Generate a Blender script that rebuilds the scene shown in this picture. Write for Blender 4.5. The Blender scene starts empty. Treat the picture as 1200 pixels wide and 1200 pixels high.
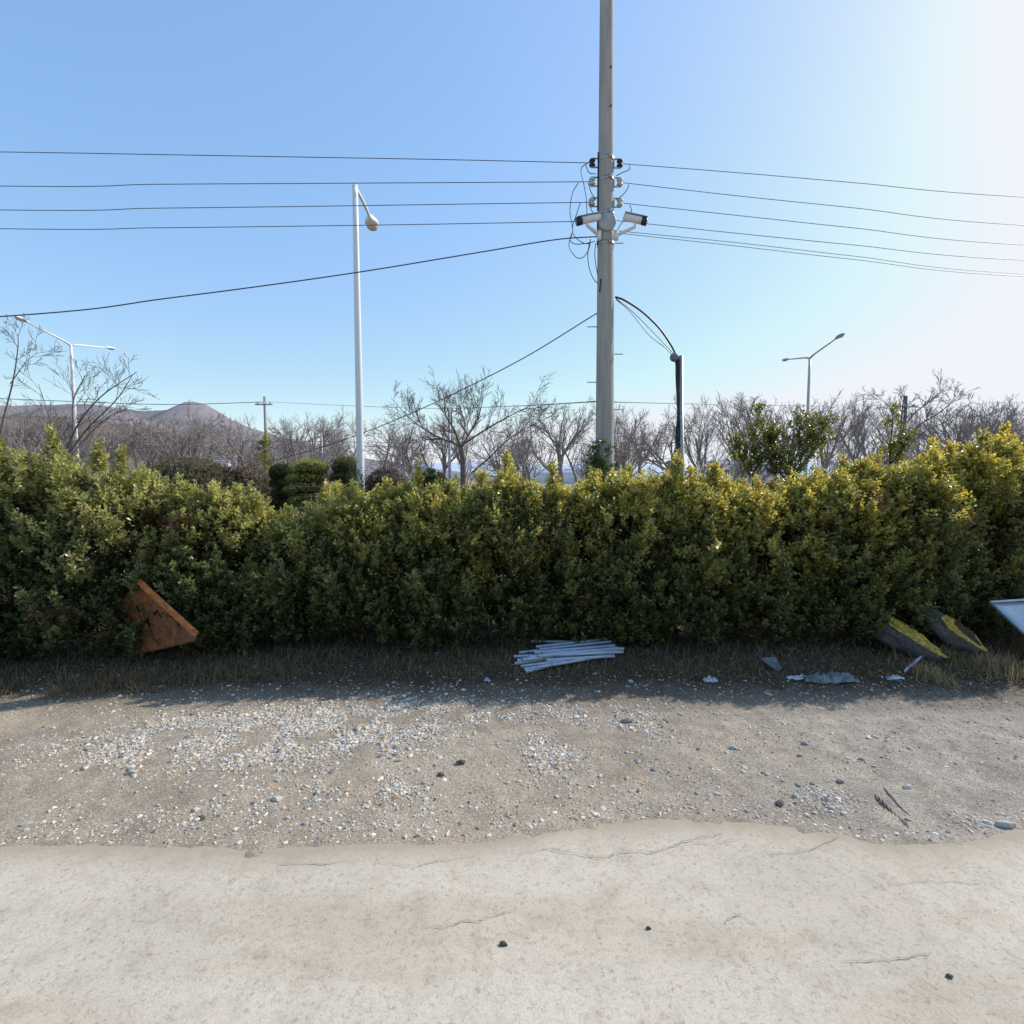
import bpy, math, random
import numpy as np
from mathutils import Vector, noise as mnoise

random.seed(7)
RNG = np.random.default_rng(11)
S = bpy.context.scene
COL = S.collection
PI = math.pi
CAM_H, PITCH = 2.5, math.radians(3.8)
SUN_AZ, SUN_EL = math.radians(61), math.radians(35)     # azimuth measured from +Y towards +X

# ------------------------------------------------------------------ helpers
def ray(px, py):
    u, v = (px - 600) / 600, (600 - py) / 600
    return np.array([u, math.cos(PITCH) + v * math.sin(PITCH), v * math.cos(PITCH) - math.sin(PITCH)])
def at(px, py, y):                                       # real point at forward distance y
    r = ray(px, py); s = y / r[1]
    return np.array([0, 0, CAM_H]) + r * s
def gnd(px, py, z=0.0):                                  # real point on the ground
    r = ray(px, py); s = (z - CAM_H) / r[2]
    return np.array([0, 0, CAM_H]) + r * s

def mesh(name, V, F, mats, parent=None, smooth=False, color=None, fmat=None, loc=None):
    V = np.asarray(V, dtype=np.float64).reshape(-1, 3)
    me = bpy.data.meshes.new(name)
    if isinstance(F, np.ndarray):
        n, k = F.shape
        me.vertices.add(len(V)); me.vertices.foreach_set('co', V.astype(np.float32).ravel())
        me.loops.add(n * k); me.loops.foreach_set('vertex_index', F.astype(np.int32).ravel())
        me.polygons.add(n)
        me.polygons.foreach_set('loop_start', np.arange(0, n * k, k, dtype=np.int32))
        me.update(calc_edges=True)
    else:
        me.from_pydata([tuple(v) for v in V], [], F); me.update()
    if not isinstance(mats, (list, tuple)): mats = [mats]
    for m in mats: me.materials.append(m)
    if fmat is not None: me.polygons.foreach_set('material_index', np.asarray(fmat, dtype=np.int32))
    me.polygons.foreach_set('use_smooth', np.full(len(me.polygons), smooth))
    if color is not None:
        a = me.color_attributes.new('tint', 'FLOAT_COLOR', 'POINT')
        c = np.ones((len(V), 4), dtype=np.float32); c[:, :3] = color
        a.data.foreach_set('color', c.ravel())
    o = bpy.data.objects.new(name, me); COL.objects.link(o)
    if parent is not None: o.parent = parent
    if loc is not None: o.location = loc
    return o
def tag(o, label, cat, group=None):
    o['label'] = label; o['category'] = cat
    if group: o['group'] = group
    return o
def thing(name, label, cat, loc=(0, 0, 0), group=None):
    o = bpy.data.objects.new(name, None); COL.objects.link(o)
    o.empty_display_size = .1; o.location = [float(c) for c in loc]
    return tag(o, label, cat, group)
def dup(root, loc, rz, sc, label, group):
    r = root.copy(); COL.objects.link(r)
    r.location = loc; r.rotation_euler = (0, 0, rz); r.scale = (sc, sc, sc)
    r['label'] = label; r['group'] = group
    for ch in list(root.children):
        c = ch.copy(); COL.objects.link(c); c.parent = r
    return r

class MB:                                               # collects tubes, boxes, discs into one mesh
    def __init__(s): s.V, s.F = [], []
    def tube(s, pts, rad, n=8, cap=True):
        pts = [np.asarray(p, float) for p in pts]
        if np.isscalar(rad): rad = [rad] * len(pts)
        base = len(s.V); ref = None
        for i, p in enumerate(pts):
            d = pts[min(i + 1, len(pts) - 1)] - pts[max(i - 1, 0)]
            d = d / (np.linalg.norm(d) + 1e-9)
            if ref is None:
                ref = np.array([0, 0, 1.]) if abs(d[2]) < .9 else np.array([1., 0, 0])
            a = np.cross(d, ref); a /= np.linalg.norm(a) + 1e-9
            b = np.cross(d, a); ref = -np.cross(d, np.cross(d, ref)) if False else ref
            for k in range(n):
                t = 2 * PI * k / n
                s.V.append(p + rad[i] * (math.cos(t) * a + math.sin(t) * b))
        for i in range(len(pts) - 1):
            for k in range(n):
                k2 = (k + 1) % n
                s.F.append((base + i*n + k, base + i*n + k2, base + (i+1)*n + k2, base + (i+1)*n + k))
        if cap:
            s.F.append(tuple(base + k for k in range(n))[::-1])
            s.F.append(tuple(base + (len(pts)-1)*n + k for k in range(n)))
        return s
    def box(s, c, size, rot=None):
        base = len(s.V); c = np.asarray(c, float); h = np.asarray(size, float) / 2
        R = np.eye(3) if rot is None else rot
        for sx in (-1, 1):
            for sy in (-1, 1):
                for sz in (-1, 1): s.V.append(c + R @ (h * np.array([sx, sy, sz])))
        for f in ((0,1,3,2),(4,6,7,5),(0,4,5,1),(2,3,7,6),(0,2,6,4),(1,5,7,3)):
            s.F.append(tuple(base + i for i in f))
        return s
    def lathe(s, p0, d, prof, n=14):                    # prof: list of (distance along d, radius)
        d = np.asarray(d, float); d = d / np.linalg.norm(d)
        s.tube([np.asarray(p0, float) + d * t for t, r in prof], [max(r, .0005) for t, r in prof], n)
        return s
    def build(s, name, mat, parent=None, smooth=True, loc=None):
        V = np.array(s.V)
        o = mesh(name, V, s.F, mat, parent, smooth, loc=loc)
        return o

def smooth_line(pts, n=8):                              # Catmull-Rom through the points
    P = [np.asarray(p, float) for p in pts]
    P = [2*P[0]-P[1]] + P + [2*P[-1]-P[-2]]
    out = []
    for i in range(1, len(P) - 2):
        for k in range(n):
            t = k / n
            out.append(.5*((2*P[i]) + (-P[i-1]+P[i+1])*t + (2*P[i-1]-5*P[i]+4*P[i+1]-P[i+2])*t*t
                           + (-P[i-1]+3*P[i]-3*P[i+1]+P[i+2])*t**3))
    out.append(P[-2]); return out

def nz(x, y, z=0., sc=1.): return mnoise.noise(Vector((x*sc, y*sc, z*sc)))
def nzv(P, sc, oct=1):                                  # vector of noise values for an (n,3) array
    out = np.zeros(len(P))
    for o in range(oct):
        f = sc * 2**o
        out += np.array([mnoise.noise(Vector(p)) for p in (P * f + 17.3*o)]) / 2**o
    return out

# ------------------------------------------------------------------ materials
def new_mat(name):
    m = bpy.data.materials.new(name); m.use_nodes = True
    nt = m.node_tree; b = nt.nodes['Principled BSDF']
    return m, nt, b
def N(nt, t, **kw):
    n = nt.nodes.new(t)
    for k, v in kw.items():
        if k in n.inputs: n.inputs[k].default_value = v
        else: setattr(n, k, v)
    return n
def ramp(nt, fac, stops):
    r = nt.nodes.new('ShaderNodeValToRGB'); e = r.color_ramp.elements
    while len(e) < len(stops): e.new(.5)
    for el, (p, c) in zip(e, stops):
        el.position = p; el.color = (*c, 1) if len(c) == 3 else c
    nt.links.new(fac, r.inputs['Fac']); return r.outputs['Color']
def mixc(nt, fac, a, b, mode='MIX'):
    m = nt.nodes.new('ShaderNodeMix'); m.data_type = 'RGBA'; m.blend_type = mode
    for s_, v in ((0, fac), (6, a), (7, b)):
        if hasattr(v, 'is_output'): nt.links.new(v, m.inputs[s_])
        elif s_ == 0: m.inputs[0].default_value = v
        else: m.inputs[s_].default_value = (*v, 1)
    return m.outputs[2]
def coords(nt, scale=(1,1,1)):
    t = nt.nodes.new('ShaderNodeTexCoord'); mp = nt.nodes.new('ShaderNodeMapping')
    mp.inputs['Scale'].default_value = scale
    nt.links.new(t.outputs['Object'], mp.inputs['Vector']); return mp.outputs['Vector']
def noise_n(nt, vec, scale, detail=4, rough=.55, dist=0.):
    n = N(nt, 'ShaderNodeTexNoise', Scale=scale, Detail=detail, Roughness=rough, Distortion=dist)
    nt.links.new(vec, n.inputs['Vector']); return n.outputs['Fac']
def bump(nt, b, h, strength, dist=.01, prev=None):
    bm = N(nt, 'ShaderNodeBump', Strength=strength, Distance=dist)
    nt.links.new(h, bm.inputs['Height'])
    if prev: nt.links.new(prev, bm.inputs['Normal'])
    nt.links.new(bm.outputs['Normal'], b.inputs['Normal']); return bm.outputs['Normal']
def flat(name, c, rough=.6, metal=0., var=.25, scale=6., bumps=0.):
    m, nt, b = new_mat(name); v = coords(nt)
    f = noise_n(nt, v, scale, 5, .6)
    col = ramp(nt, f, [(.3, tuple(x*(1-var) for x in c)), (.7, tuple(min(1, x*(1+var)) for x in c))])
    nt.links.new(col, b.inputs['Base Color'])
    b.inputs['Roughness'].default_value = rough; b.inputs['Metallic'].default_value = metal
    if bumps: bump(nt, b, f, bumps, .01)
    return m
def leaf_mat(name, transl=.3, rough=.38, spec=.5):
    m, nt, b = new_mat(name)
    a = N(nt, 'ShaderNodeVertexColor', layer_name='tint')
    nt.links.new(a.outputs['Color'], b.inputs['Base Color'])
    b.inputs['Roughness'].default_value = rough
    b.inputs['Specular IOR Level'].default_value = spec
    t = N(nt, 'ShaderNodeBsdfTranslucent')
    hs = N(nt, 'ShaderNodeHueSaturation', Saturation=1.15, Value=1.7)
    nt.links.new(a.outputs['Color'], hs.inputs['Color']); nt.links.new(hs.outputs['Color'], t.inputs['Color'])
    mx = N(nt, 'ShaderNodeMixShader', Fac=transl)
    nt.links.new(b.outputs[0], mx.inputs[1]); nt.links.new(t.outputs[0], mx.inputs[2])
    nt.links.new(mx.outputs[0], nt.nodes['Material Output'].inputs['Surface'])
    return m
def tint_mat(name, rough=.9, fine=0.):
    m, nt, b = new_mat(name)
    a = N(nt, 'ShaderNodeVertexColor', layer_name='tint')
    c = a.outputs['Color']
    if fine:
        c = mixc(nt, 1., c, ramp(nt, noise_n(nt, coords(nt), fine, 4), [(.3, (.72,.72,.72)), (.7, (1.2,1.2,1.2))]), 'MULTIPLY')
    nt.links.new(c, b.inputs['Base Color'])
    b.inputs['Roughness'].default_value = rough
    b.inputs['Specular IOR Level'].default_value = .2
    return m

M = {}
M['leaf'] = leaf_mat('glossy_leaf', .48, .30)
M['needle'] = leaf_mat('needle_foliage', .15, .6, .3)
M['dry'] = leaf_mat('dry_grass', .25, .8, .15)
M['stone'] = tint_mat('stones', .85, 60)
M['bark'] = flat('bark', (.135, .108, .098), .9, 0, .4, 14, .4)
M['bark_far'] = flat('bark_far', (.25, .212, .20), .9, 0, .3, 4)  # paler than near bark: distance haze put into the colour
M['stem'] = flat('shrub_stem', (.07, .055, .04), .9, 0, .35, 20)
M['galv'] = flat('painted_steel', (.66, .67, .68), .38, .0, .06, 3)
M['galv_far'] = flat('grey_lamp_steel', (.42, .43, .45), .45, .1, .1, 2)
M['black'] = flat('black_rubber', (.012, .012, .014), .5, 0, .3, 8)
M['wire'] = flat('overhead_wire', (.035, .04, .05), .55, 0, .3, 3)
M['wire_pale'] = flat('pale_wire', (.08, .09, .11), .5, 0, .2, 3)
M['wire_far'] = flat('far_wire', (.11, .13, .16), .6, 0, .2, 3)  # paler grey-blue for the distant wires
M['porcelain'] = flat('grey_porcelain', (.42, .38, .37), .25, 0, .15, 20)
M['steel'] = flat('zinc_steel', (.36, .36, .36), .45, .6, .25, 12)
M['camera_white'] = flat('camera_white', (.62, .62, .61), .4, 0, .1, 9)
M['round_cover'] = flat('grey_cover', (.34, .33, .32), .6, 0, .15, 9)
M['glass'] = flat('lamp_glass', (.5, .5, .45), .12, 0, .1, 9)
M['darkglass'] = flat('dark_lens', (.01, .012, .03), .1, 0, .1, 9)
M['pipe'] = flat('pale_pipe', (.46, .50, .58), .42, 0, .14, 7)
M['hollow'] = flat('pipe_bore', (.03, .03, .035), .9, 0, .2, 7)
M['white_wall'] = flat('white_wall', (.62, .64, .68), .7, 0, .08, .3)
M['blue_roof'] = flat('grey_roof', (.32, .35, .42), .6, 0, .1, .3)
M['dark_window'] = flat('window_pane', (.05, .06, .08), .2, 0, .1, 1)
M['plastic_white'] = flat('white_plastic', (.50, .53, .60), .4, 0, .2, 12, .3)
M['tarp'] = flat('crumpled_plastic', (.15, .16, .175), .35, 0, .6, 16, .6)
M['greyboard'] = flat('grey_board', (.12, .13, .15), .6, 0, .4, 16, .2)
M['sack'] = flat('dark_sack', (.085, .074, .072), .85, 0, .55, 22, 1.)
M['lining'] = flat('mustard_lining', (.44, .285, .045), .85, 0, .75, 26, 1.)
M['hole'] = flat('dark_inside', (.06, .035, .015), .9, 0, .4, 14, .3)
M['tread_soil'] = flat('pressed_soil', (.25, .21, .17), .95, 0, .3, 30)  # darker soil tone for the tyre print
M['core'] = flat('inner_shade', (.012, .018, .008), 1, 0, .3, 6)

def m_concrete_pole():
    m, nt, b = new_mat('pole_concrete'); v = coords(nt, (1, 1, .12))
    f = noise_n(nt, v, 9, 6, .65)
    g = noise_n(nt, coords(nt), 70, 3, .6)
    c = ramp(nt, f, [(.25, (.24, .225, .20)), (.5, (.35, .33, .30)), (.62, (.38, .365, .33)), (.8, (.46, .44, .41))])
    c = mixc(nt, .35, c, ramp(nt, g, [(.3, (.5, .5, .5)), (.7, (1, 1, 1))]), 'MULTIPLY')
    nt.links.new(c, b.inputs['Base Color']); b.inputs['Roughness'].default_value = .85
    bump(nt, b, g, .25, .005); return m
M['pole'] = m_concrete_pole()

def m_peeling():
    m, nt, b = new_mat('peeling_lamp_paint'); v = coords(nt)
    f = noise_n(nt, v, 22, 5, .6, .4)
    sep = N(nt, 'ShaderNodeSeparateXYZ'); nt.links.new(v, sep.inputs[0])
    mr = N(nt, 'ShaderNodeMapRange'); nt.links.new(sep.outputs['Z'], mr.inputs['Value'])
    mr.inputs['From Min'].default_value = 2.4; mr.inputs['From Max'].default_value = 3.15
    mr.inputs['To Min'].default_value = .09; mr.inputs['To Max'].default_value = -.25
    ad = N(nt, 'ShaderNodeMath', operation='ADD'); nt.links.new(f, ad.inputs[0]); nt.links.new(mr.outputs[0], ad.inputs[1])
    c = ramp(nt, ad.outputs[0], [(.50, (.66, .67, .68)), (.54, (.06, .065, .05))])
    nt.links.new(c, b.inputs['Base Color']); b.inputs['Roughness'].default_value = .4; return m
M['lamp_pole'] = m_peeling()

def m_rust():
    m, nt, b = new_mat('rust'); v = coords(nt)
    f = noise_n(nt, v, 7, 8, .68, .5); g = noise_n(nt, v, 40, 4, .6)
    c = ramp(nt, f, [(.3, (.07, .028, .012)), (.5, (.20, .075, .025)), (.68, (.34, .13, .04))])
    c = mixc(nt, .5, c, ramp(nt, g, [(.35, (.55, .55, .55)), (.65, (1.1, 1.1, 1.1))]), 'MULTIPLY')
    nt.links.new(c, b.inputs['Base Color']); b.inputs['Roughness'].default_value = .85
    bump(nt, b, g, .5, .006); return m
M['rust'] = m_rust()
M['rust_edge'] = flat('sunlit_rust', (.46, .17, .05), .85, 0, .45, 18, .5)  # rust, with sunlight on the edge put into a brighter colour

def m_rust_plate():                                     # rusted through in many small holes
    m = M['rust'].copy(); m.name = 'rusted_through'; nt = m.node_tree; b = nt.nodes['Principled BSDF']
    v = coords(nt)
    f = noise_n(nt, v, 16, 5, .65, .6); g = noise_n(nt, v, 3.2, 3)
    ad = N(nt, 'ShaderNodeMath', operation='ADD'); nt.links.new(f, ad.inputs[0]); nt.links.new(g, ad.inputs[1])
    nt.links.new(ramp(nt, ad.outputs[0], [(.50, (1, 1, 1)), (.505, (1, 1, 1))]), b.inputs['Alpha'])
    r = [n for n in nt.nodes if n.type == 'VALTORGB'][-1]; r.color_ramp.interpolation = 'CONSTANT'
    mr = N(nt, 'ShaderNodeMath', operation='MULTIPLY'); mr.inputs[1].default_value = .5
    nt.links.new(ad.outputs[0], mr.inputs[0]); nt.links.new(mr.outputs[0], r.inputs['Fac'])
    e = r.color_ramp.elements; e[0].position = 0; e[0].color = (0, 0, 0, 1); e[1].position = .436; e[1].color = (1, 1, 1, 1)
    return m
M['rust_plate'] = m_rust_plate()
def m_sheet():
    m, nt, b = new_mat('pale_blue_sheet'); v = coords(nt)
    f = noise_n(nt, v, 4, 6, .65); g = noise_n(nt, v, 30, 4, .6)
    c = ramp(nt, f, [(.3, (.33, .40, .48)), (.7, (.46, .52, .58))])
    c = mixc(nt, .3, c, ramp(nt, g, [(.35, (.6, .6, .6)), (.6, (1, 1, 1))]), 'MULTIPLY')
    nt.links.new(c, b.inputs['Base Color']); b.inputs['Roughness'].default_value = .35
    b.inputs['Metallic'].default_value = .3; return m
M['sheet'] = m_sheet()

def m_road():
    m, nt, b = new_mat('road_concrete'); v = coords(nt)
    big = noise_n(nt, v, .55, 5, .6, .4)
    mid = noise_n(nt, v, 4.5, 6, .65)
    fine = noise_n(nt, v, 85, 3, .7)
    grit = noise_n(nt, v, 38, 4, .75)
    c = ramp(nt, big, [(.28, (.48, .414, .328)), (.5, (.56, .486, .388)), (.72, (.61, .533, .436))])
    c = mixc(nt, .7, c, ramp(nt, mid, [(.28, (.74, .72, .69)), (.5, (1, 1, 1)), (.75, (1.07, 1.06, 1.05))]), 'MULTIPLY')
    c = mixc(nt, .9, c, ramp(nt, grit, [(.30, (.60, .57, .54)), (.46, (1, 1, 1)), (.72, (1.08, 1.07, 1.06))]), 'MULTIPLY')
    c = mixc(nt, .6, c, ramp(nt, fine, [(.33, (.72, .71, .69)), (.55, (1.02, 1.02, 1.02))]), 'MULTIPLY')
    dust = noise_n(nt, coords(nt, (.22, 1.6, 1)), 1.3, 5, .6, .3)
    c = mixc(nt, .8, c, ramp(nt, dust, [(.34, (.86, .83, .79)), (.5, (1, 1, 1)), (.7, (1.04, 1.03, 1.02))]), 'MULTIPLY')
    # sparse dark pits
    vo = N(nt, 'ShaderNodeTexVoronoi', Scale=13.); nt.links.new(v, vo.inputs['Vector'])
    dots = ramp(nt, vo.outputs['Distance'], [(.05, (1, 1, 1)), (.11, (0, 0, 0))])
    sp = ramp(nt, noise_n(nt, v, 2.3, 3), [(.5, (0, 0, 0)), (.62, (.8, .8, .8))])
    c = mixc(nt, mixc(nt, 1., dots, sp, 'MULTIPLY'), c, (.25, .225, .19))
    # hairline cracks
    warp = N(nt, 'ShaderNodeTexNoise', Scale=1.6, Detail=6, Roughness=.7); nt.links.new(v, warp.inputs['Vector'])
    vm = N(nt, 'ShaderNodeVectorMath', operation='MULTIPLY_ADD')
    nt.links.new(warp.outputs['Color'], vm.inputs[0]); vm.inputs[1].default_value = (.7, .7, .7); nt.links.new(v, vm.inputs[2])
    vc = N(nt, 'ShaderNodeTexVoronoi', Scale=.62, feature='DISTANCE_TO_EDGE'); nt.links.new(vm.outputs[0], vc.inputs['Vector'])
    line = ramp(nt, vc.outputs['Distance'], [(.0, (1, 1, 1)), (.006, (0, 0, 0))])
    gate = ramp(nt, noise_n(nt, v, .9, 3), [(.52, (0, 0, 0)), (.62, (.6, .6, .6))])
    c = mixc(nt, mixc(nt, 1., line, gate, 'MULTIPLY'), c, (.22, .2, .17))
    at_ = N(nt, 'ShaderNodeVertexColor', layer_name='tint'); se = N(nt, 'ShaderNodeSeparateColor'); nt.links.new(at_.outputs['Color'], se.inputs[0])
    ed = N(nt, 'ShaderNodeMath', operation='MULTIPLY_ADD'); nt.links.new(mid, ed.inputs[0]); ed.inputs[1].default_value = 1.3; nt.links.new(se.outputs[0], ed.inputs[2])
    c = mixc(nt, ramp(nt, ed.outputs[0], [(.85, (0, 0, 0)), (1., (.12, .12, .12))]), c, (.36, .30, .23))
    e2 = N(nt, 'ShaderNodeMath', operation='MULTIPLY'); nt.links.new(ed.outputs[0], e2.inputs[0]); e2.inputs[1].default_value = .6
    c = mixc(nt, ramp(nt, e2.outputs[0], [(.52, (0, 0, 0)), (.85, (.85, .85, .85))]), c, (.36, .295, .22))
    nt.links.new(c, b.inputs['Base Color']); b.inputs['Roughness'].default_value = .92
    b.inputs['Specular IOR Level'].default_value = .15
    p = bump(nt, b, grit, .35, .006); bump(nt, b, fine, .3, .003, p); return m
M['road'] = m_road()
M['crack'] = flat('crack_line', (.30, .265, .215), .95, 0, .3, 30)  # flat darker tone for the crack ribbons

def m_dirt(far=False):
    m, nt, b = new_mat('far_soil' if far else 'shoulder_dirt'); v = coords(nt)
    big = noise_n(nt, v, .45, 5, .62, .5)
    mid = noise_n(nt, v, 3.2, 6, .65, .3)
    fine = noise_n(nt, v, 60, 4, .7)
    peb = N(nt, 'ShaderNodeTexVoronoi', Scale=42.); nt.links.new(v, peb.inputs['Vector'])
    c = ramp(nt, big, [(.32, (.30, .25, .20)), (.5, (.365, .302, .232)), (.7, (.45, .375, .29))])
    if not far:
        sep = N(nt, 'ShaderNodeSeparateXYZ'); nt.links.new(v, sep.inputs[0])
        mr = N(nt, 'ShaderNodeMapRange'); nt.links.new(sep.outputs['X'], mr.inputs['Value'])
        mr.inputs['From Min'].default_value = .8; mr.inputs['From Max'].default_value = 4.
        mr.inputs['To Max'].default_value = .8
        c = mixc(nt, mr.outputs[0], c, ramp(nt, mid, [(.3, (.27, .24, .21)), (.7, (.38, .34, .295))]))
    c = mixc(nt, .75, c, ramp(nt, mid, [(.3, (.75, .74, .72)), (.55, (1.05, 1.05, 1.05)), (.72, (1.2, 1.18, 1.15))]), 'MULTIPLY')
    c = mixc(nt, .8, c, ramp(nt, fine, [(.3, (.6, .59, .58)), (.6, (1.12, 1.12, 1.12))]), 'MULTIPLY')
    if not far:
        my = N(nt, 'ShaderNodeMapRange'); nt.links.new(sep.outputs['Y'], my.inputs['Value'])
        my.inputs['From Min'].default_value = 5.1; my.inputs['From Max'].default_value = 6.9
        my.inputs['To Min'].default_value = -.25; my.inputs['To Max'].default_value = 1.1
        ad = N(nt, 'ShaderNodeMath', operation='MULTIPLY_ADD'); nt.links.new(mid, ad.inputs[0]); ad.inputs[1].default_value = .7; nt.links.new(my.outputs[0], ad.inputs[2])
        hedge_shade = ramp(nt, ad.outputs[0], [(.2, (0, 0, 0)), (.5, (.45, .45, .45)), (.9, (1, 1, 1))])  # hedge shade painted into the soil colour, over some dark leaf litter
        c = mixc(nt, hedge_shade, c, ramp(nt, fine, [(.3, (.05, .036, .024)), (.7, (.12, .085, .055))]))
    gr = N(nt, 'ShaderNodeTexVoronoi', Scale=120.); nt.links.new(v, gr.inputs['Vector'])
    sepc = N(nt, 'ShaderNodeSeparateColor'); nt.links.new(gr.outputs['Color'], sepc.inputs[0])
    c = mixc(nt, .75, c, ramp(nt, sepc.outputs[0], [(.05, (.55, .54, .53)), (.4, (.95, .95, .95)), (.8, (1.1, 1.09, 1.07)), (.97, (1.55, 1.5, 1.42))]), 'MULTIPLY')
    stone = ramp(nt, peb.outputs['Distance'], [(.16, (1, 1, 1)), (.24, (0, 0, 0))])
    g2 = ramp(nt, noise_n(nt, v, 1.1, 5, .65), [(.42, (0, 0, 0)), (.64, (.75, .75, .75))])
    hue = mixc(nt, .55, (.60, .56, .50), peb.outputs['Color'], 'SOFT_LIGHT')
    c = mixc(nt, mixc(nt, 1., stone, g2, 'MULTIPLY'), c, hue)
    nt.links.new(c, b.inputs['Base Color']); b.inputs['Roughness'].default_value = .95
    b.inputs['Specular IOR Level'].default_value = .1
    p = bump(nt, b, mid, .6, .03); bump(nt, b, fine, .6, .008, p); return m
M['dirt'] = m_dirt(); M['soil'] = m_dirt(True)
M['asphalt'] = flat('asphalt', (.06, .06, .062), .9, 0, .2, 3)

def m_hill(name, a, b_):
    m, nt, b = new_mat(name); v = coords(nt)
    f = noise_n(nt, v, .02, 8, .7); 
    nt.links.new(ramp(nt, f, [(.3, a), (.7, b_)]), b.inputs['Base Color'])
    b.inputs['Roughness'].default_value = 1; b.inputs['Specular IOR Level'].default_value = 0; return m
M['hill'] = m_hill('hazy_hill', (.205, .19, .205), (.25, .23, .24))  # distance haze put into the base colour
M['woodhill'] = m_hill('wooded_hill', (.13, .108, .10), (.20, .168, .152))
M['bluehill'] = m_hill('hazy_blue_hill', (.44, .50, .60), (.50, .56, .66))  # pale blue is aerial haze painted into the hill colour

# ------------------------------------------------------------------ world, sun, camera
w = bpy.data.worlds.new('World'); S.world = w; w.use_nodes = True
wt = w.node_tree; bg = wt.nodes['Background']
sky = wt.nodes.new('ShaderNodeTexSky'); sky.sky_type = 'NISHITA'; sky.sun_disc = False
sky.sun_elevation = SUN_EL; sky.sun_rotation = SUN_AZ
sky.air_density = 1.0; sky.dust_density = .7; sky.ozone_density = 1.6; sky.altitude = 30
gm_ = wt.nodes.new('ShaderNodeGamma'); gm_.inputs['Gamma'].default_value = .44
hs_ = wt.nodes.new('ShaderNodeHueSaturation'); hs_.inputs['Saturation'].default_value = 1.75; hs_.inputs['Value'].default_value = 3.75
wt.links.new(sky.outputs[0], gm_.inputs['Color']); wt.links.new(gm_.outputs[0], hs_.inputs['Color'])
mn_ = wt.nodes.new('ShaderNodeVectorMath'); mn_.operation = 'MINIMUM'; mn_.inputs[1].default_value = (6.7, 7.0, 7.5)
tn_ = wt.nodes.new('ShaderNodeVectorMath'); tn_.operation = 'MULTIPLY'; tn_.inputs[1].default_value = (.94, .985, 1.07)
wt.links.new(hs_.outputs[0], tn_.inputs[0]); wt.links.new(tn_.outputs[0], mn_.inputs[0]); wt.links.new(mn_.outputs[0], bg.inputs['Color']); bg.inputs['Strength'].default_value = .13
sd = Vector((math.sin(SUN_AZ)*math.cos(SUN_EL), math.cos(SUN_AZ)*math.cos(SUN_EL), math.sin(SUN_EL)))
L = bpy.data.lights.new('sun', 'SUN'); L.energy = 5.0; L.angle = math.radians(.53); L.color = (1, .94, .85)
lo = bpy.data.objects.new('sun', L); COL.objects.link(lo); lo.rotation_euler = sd.to_track_quat('Z', 'Y').to_euler()
cd = bpy.data.cameras.new('camera'); cd.sensor_width = 36; cd.lens = 18; cd.clip_start = .05; cd.clip_end = 9000
co = bpy.data.objects.new('camera', cd); COL.objects.link(co)
co.location = (0, 0, CAM_H); co.rotation_euler = (PI/2 - PITCH, 0, 0); S.camera = co
S.render.engine = 'CYCLES'
S.view_settings.view_transform = 'Standard'; S.view_settings.look = 'None'; S.view_settings.exposure = 0
S.render.resolution_x = S.render.resolution_y = 1024

# ------------------------------------------------------------------ setting
def structure(o): o['kind'] = 'structure'; return o
structure(mesh('ground', [(-4000,-200,-.12),(4000,-200,-.12),(4000,5000,-.12),(-4000,5000,-.12)], [(0,1,2,3)], M['soil']))
structure(mesh('highway', [(-400,26,-.10),(400,26,-.10),(400,40,-.10),(-400,40,-.10)], [(0,1,2,3)], M['asphalt']))

def axis(lo, hi, step, far, n):
    mid = np.arange(lo, hi + 1e-6, step)
    g = np.linspace(0, 1, n + 1)[1:] ** 2
    return np.concatenate([(lo - g * far)[::-1], mid, hi + g * far])
def grid(xs, ys):
    X, Y = np.meshgrid(xs, ys); nx = len(xs); ny = len(ys)
    i = np.arange(nx*ny).reshape(ny, nx)
    F = np.stack([i[:-1,:-1], i[:-1,1:], i[1:,1:], i[1:,:-1]], -1).reshape(-1, 4)
    return X.ravel(), Y.ravel(), F

# road edge from the photo (pixel -> ground)
edge_px = [(-60,996),(0,994),(80,992),(150,992),(230,993),(300,996),(380,993),(450,989),(520,990),(570,988),(605,980),(640,969),(700,964),
           (760,961),(800,960),(850,962),(900,966),(950,971),(985,977),(1012,987),(1040,990),(1100,990),(1140,984),(1180,974),(1230,966),(1300,966)]
edge = np.array([gnd(*p)[:2] for p in edge_px])
def edge_y(x):
    y = np.interp(x, edge[:, 0], edge[:, 1])
    return y
xs = axis(-5.2, 5.2, .03, 60, 30)
def jit(x): return np.array([.028*nz(a, 0, 3.1, 2.3) + .016*nz(a, 0, 9, 9) + .014*nz(a, 5, 0, 31) for a in x])
ye = edge_y(xs) + jit(xs)
def shoulder_z(x, y):
    P = np.stack([x, y, np.zeros_like(x)], 1)
    z = .018*nzv(P, .55) + .009*nzv(P, 1.9, 2) + .009*nzv(P, 7, 2)
    d = y - np.interp(x, xs, ye)
    z = z * np.clip(d / .5, .25, 1) - .012 + np.clip((y - 5.6) / 1.3, 0, 1)**2 * .05
    z = z + np.exp(-((d + .03)/.13)**2)*(.016 + .020*nzv(P, 2.1) + .014*nzv(P, 9))
    return z
ys = np.concatenate([np.arange(2.9, 7.6, .035), np.linspace(7.7, 12, 20)])
X, Y, F = grid(xs, ys)
Z = shoulder_z(X, Y)
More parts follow.
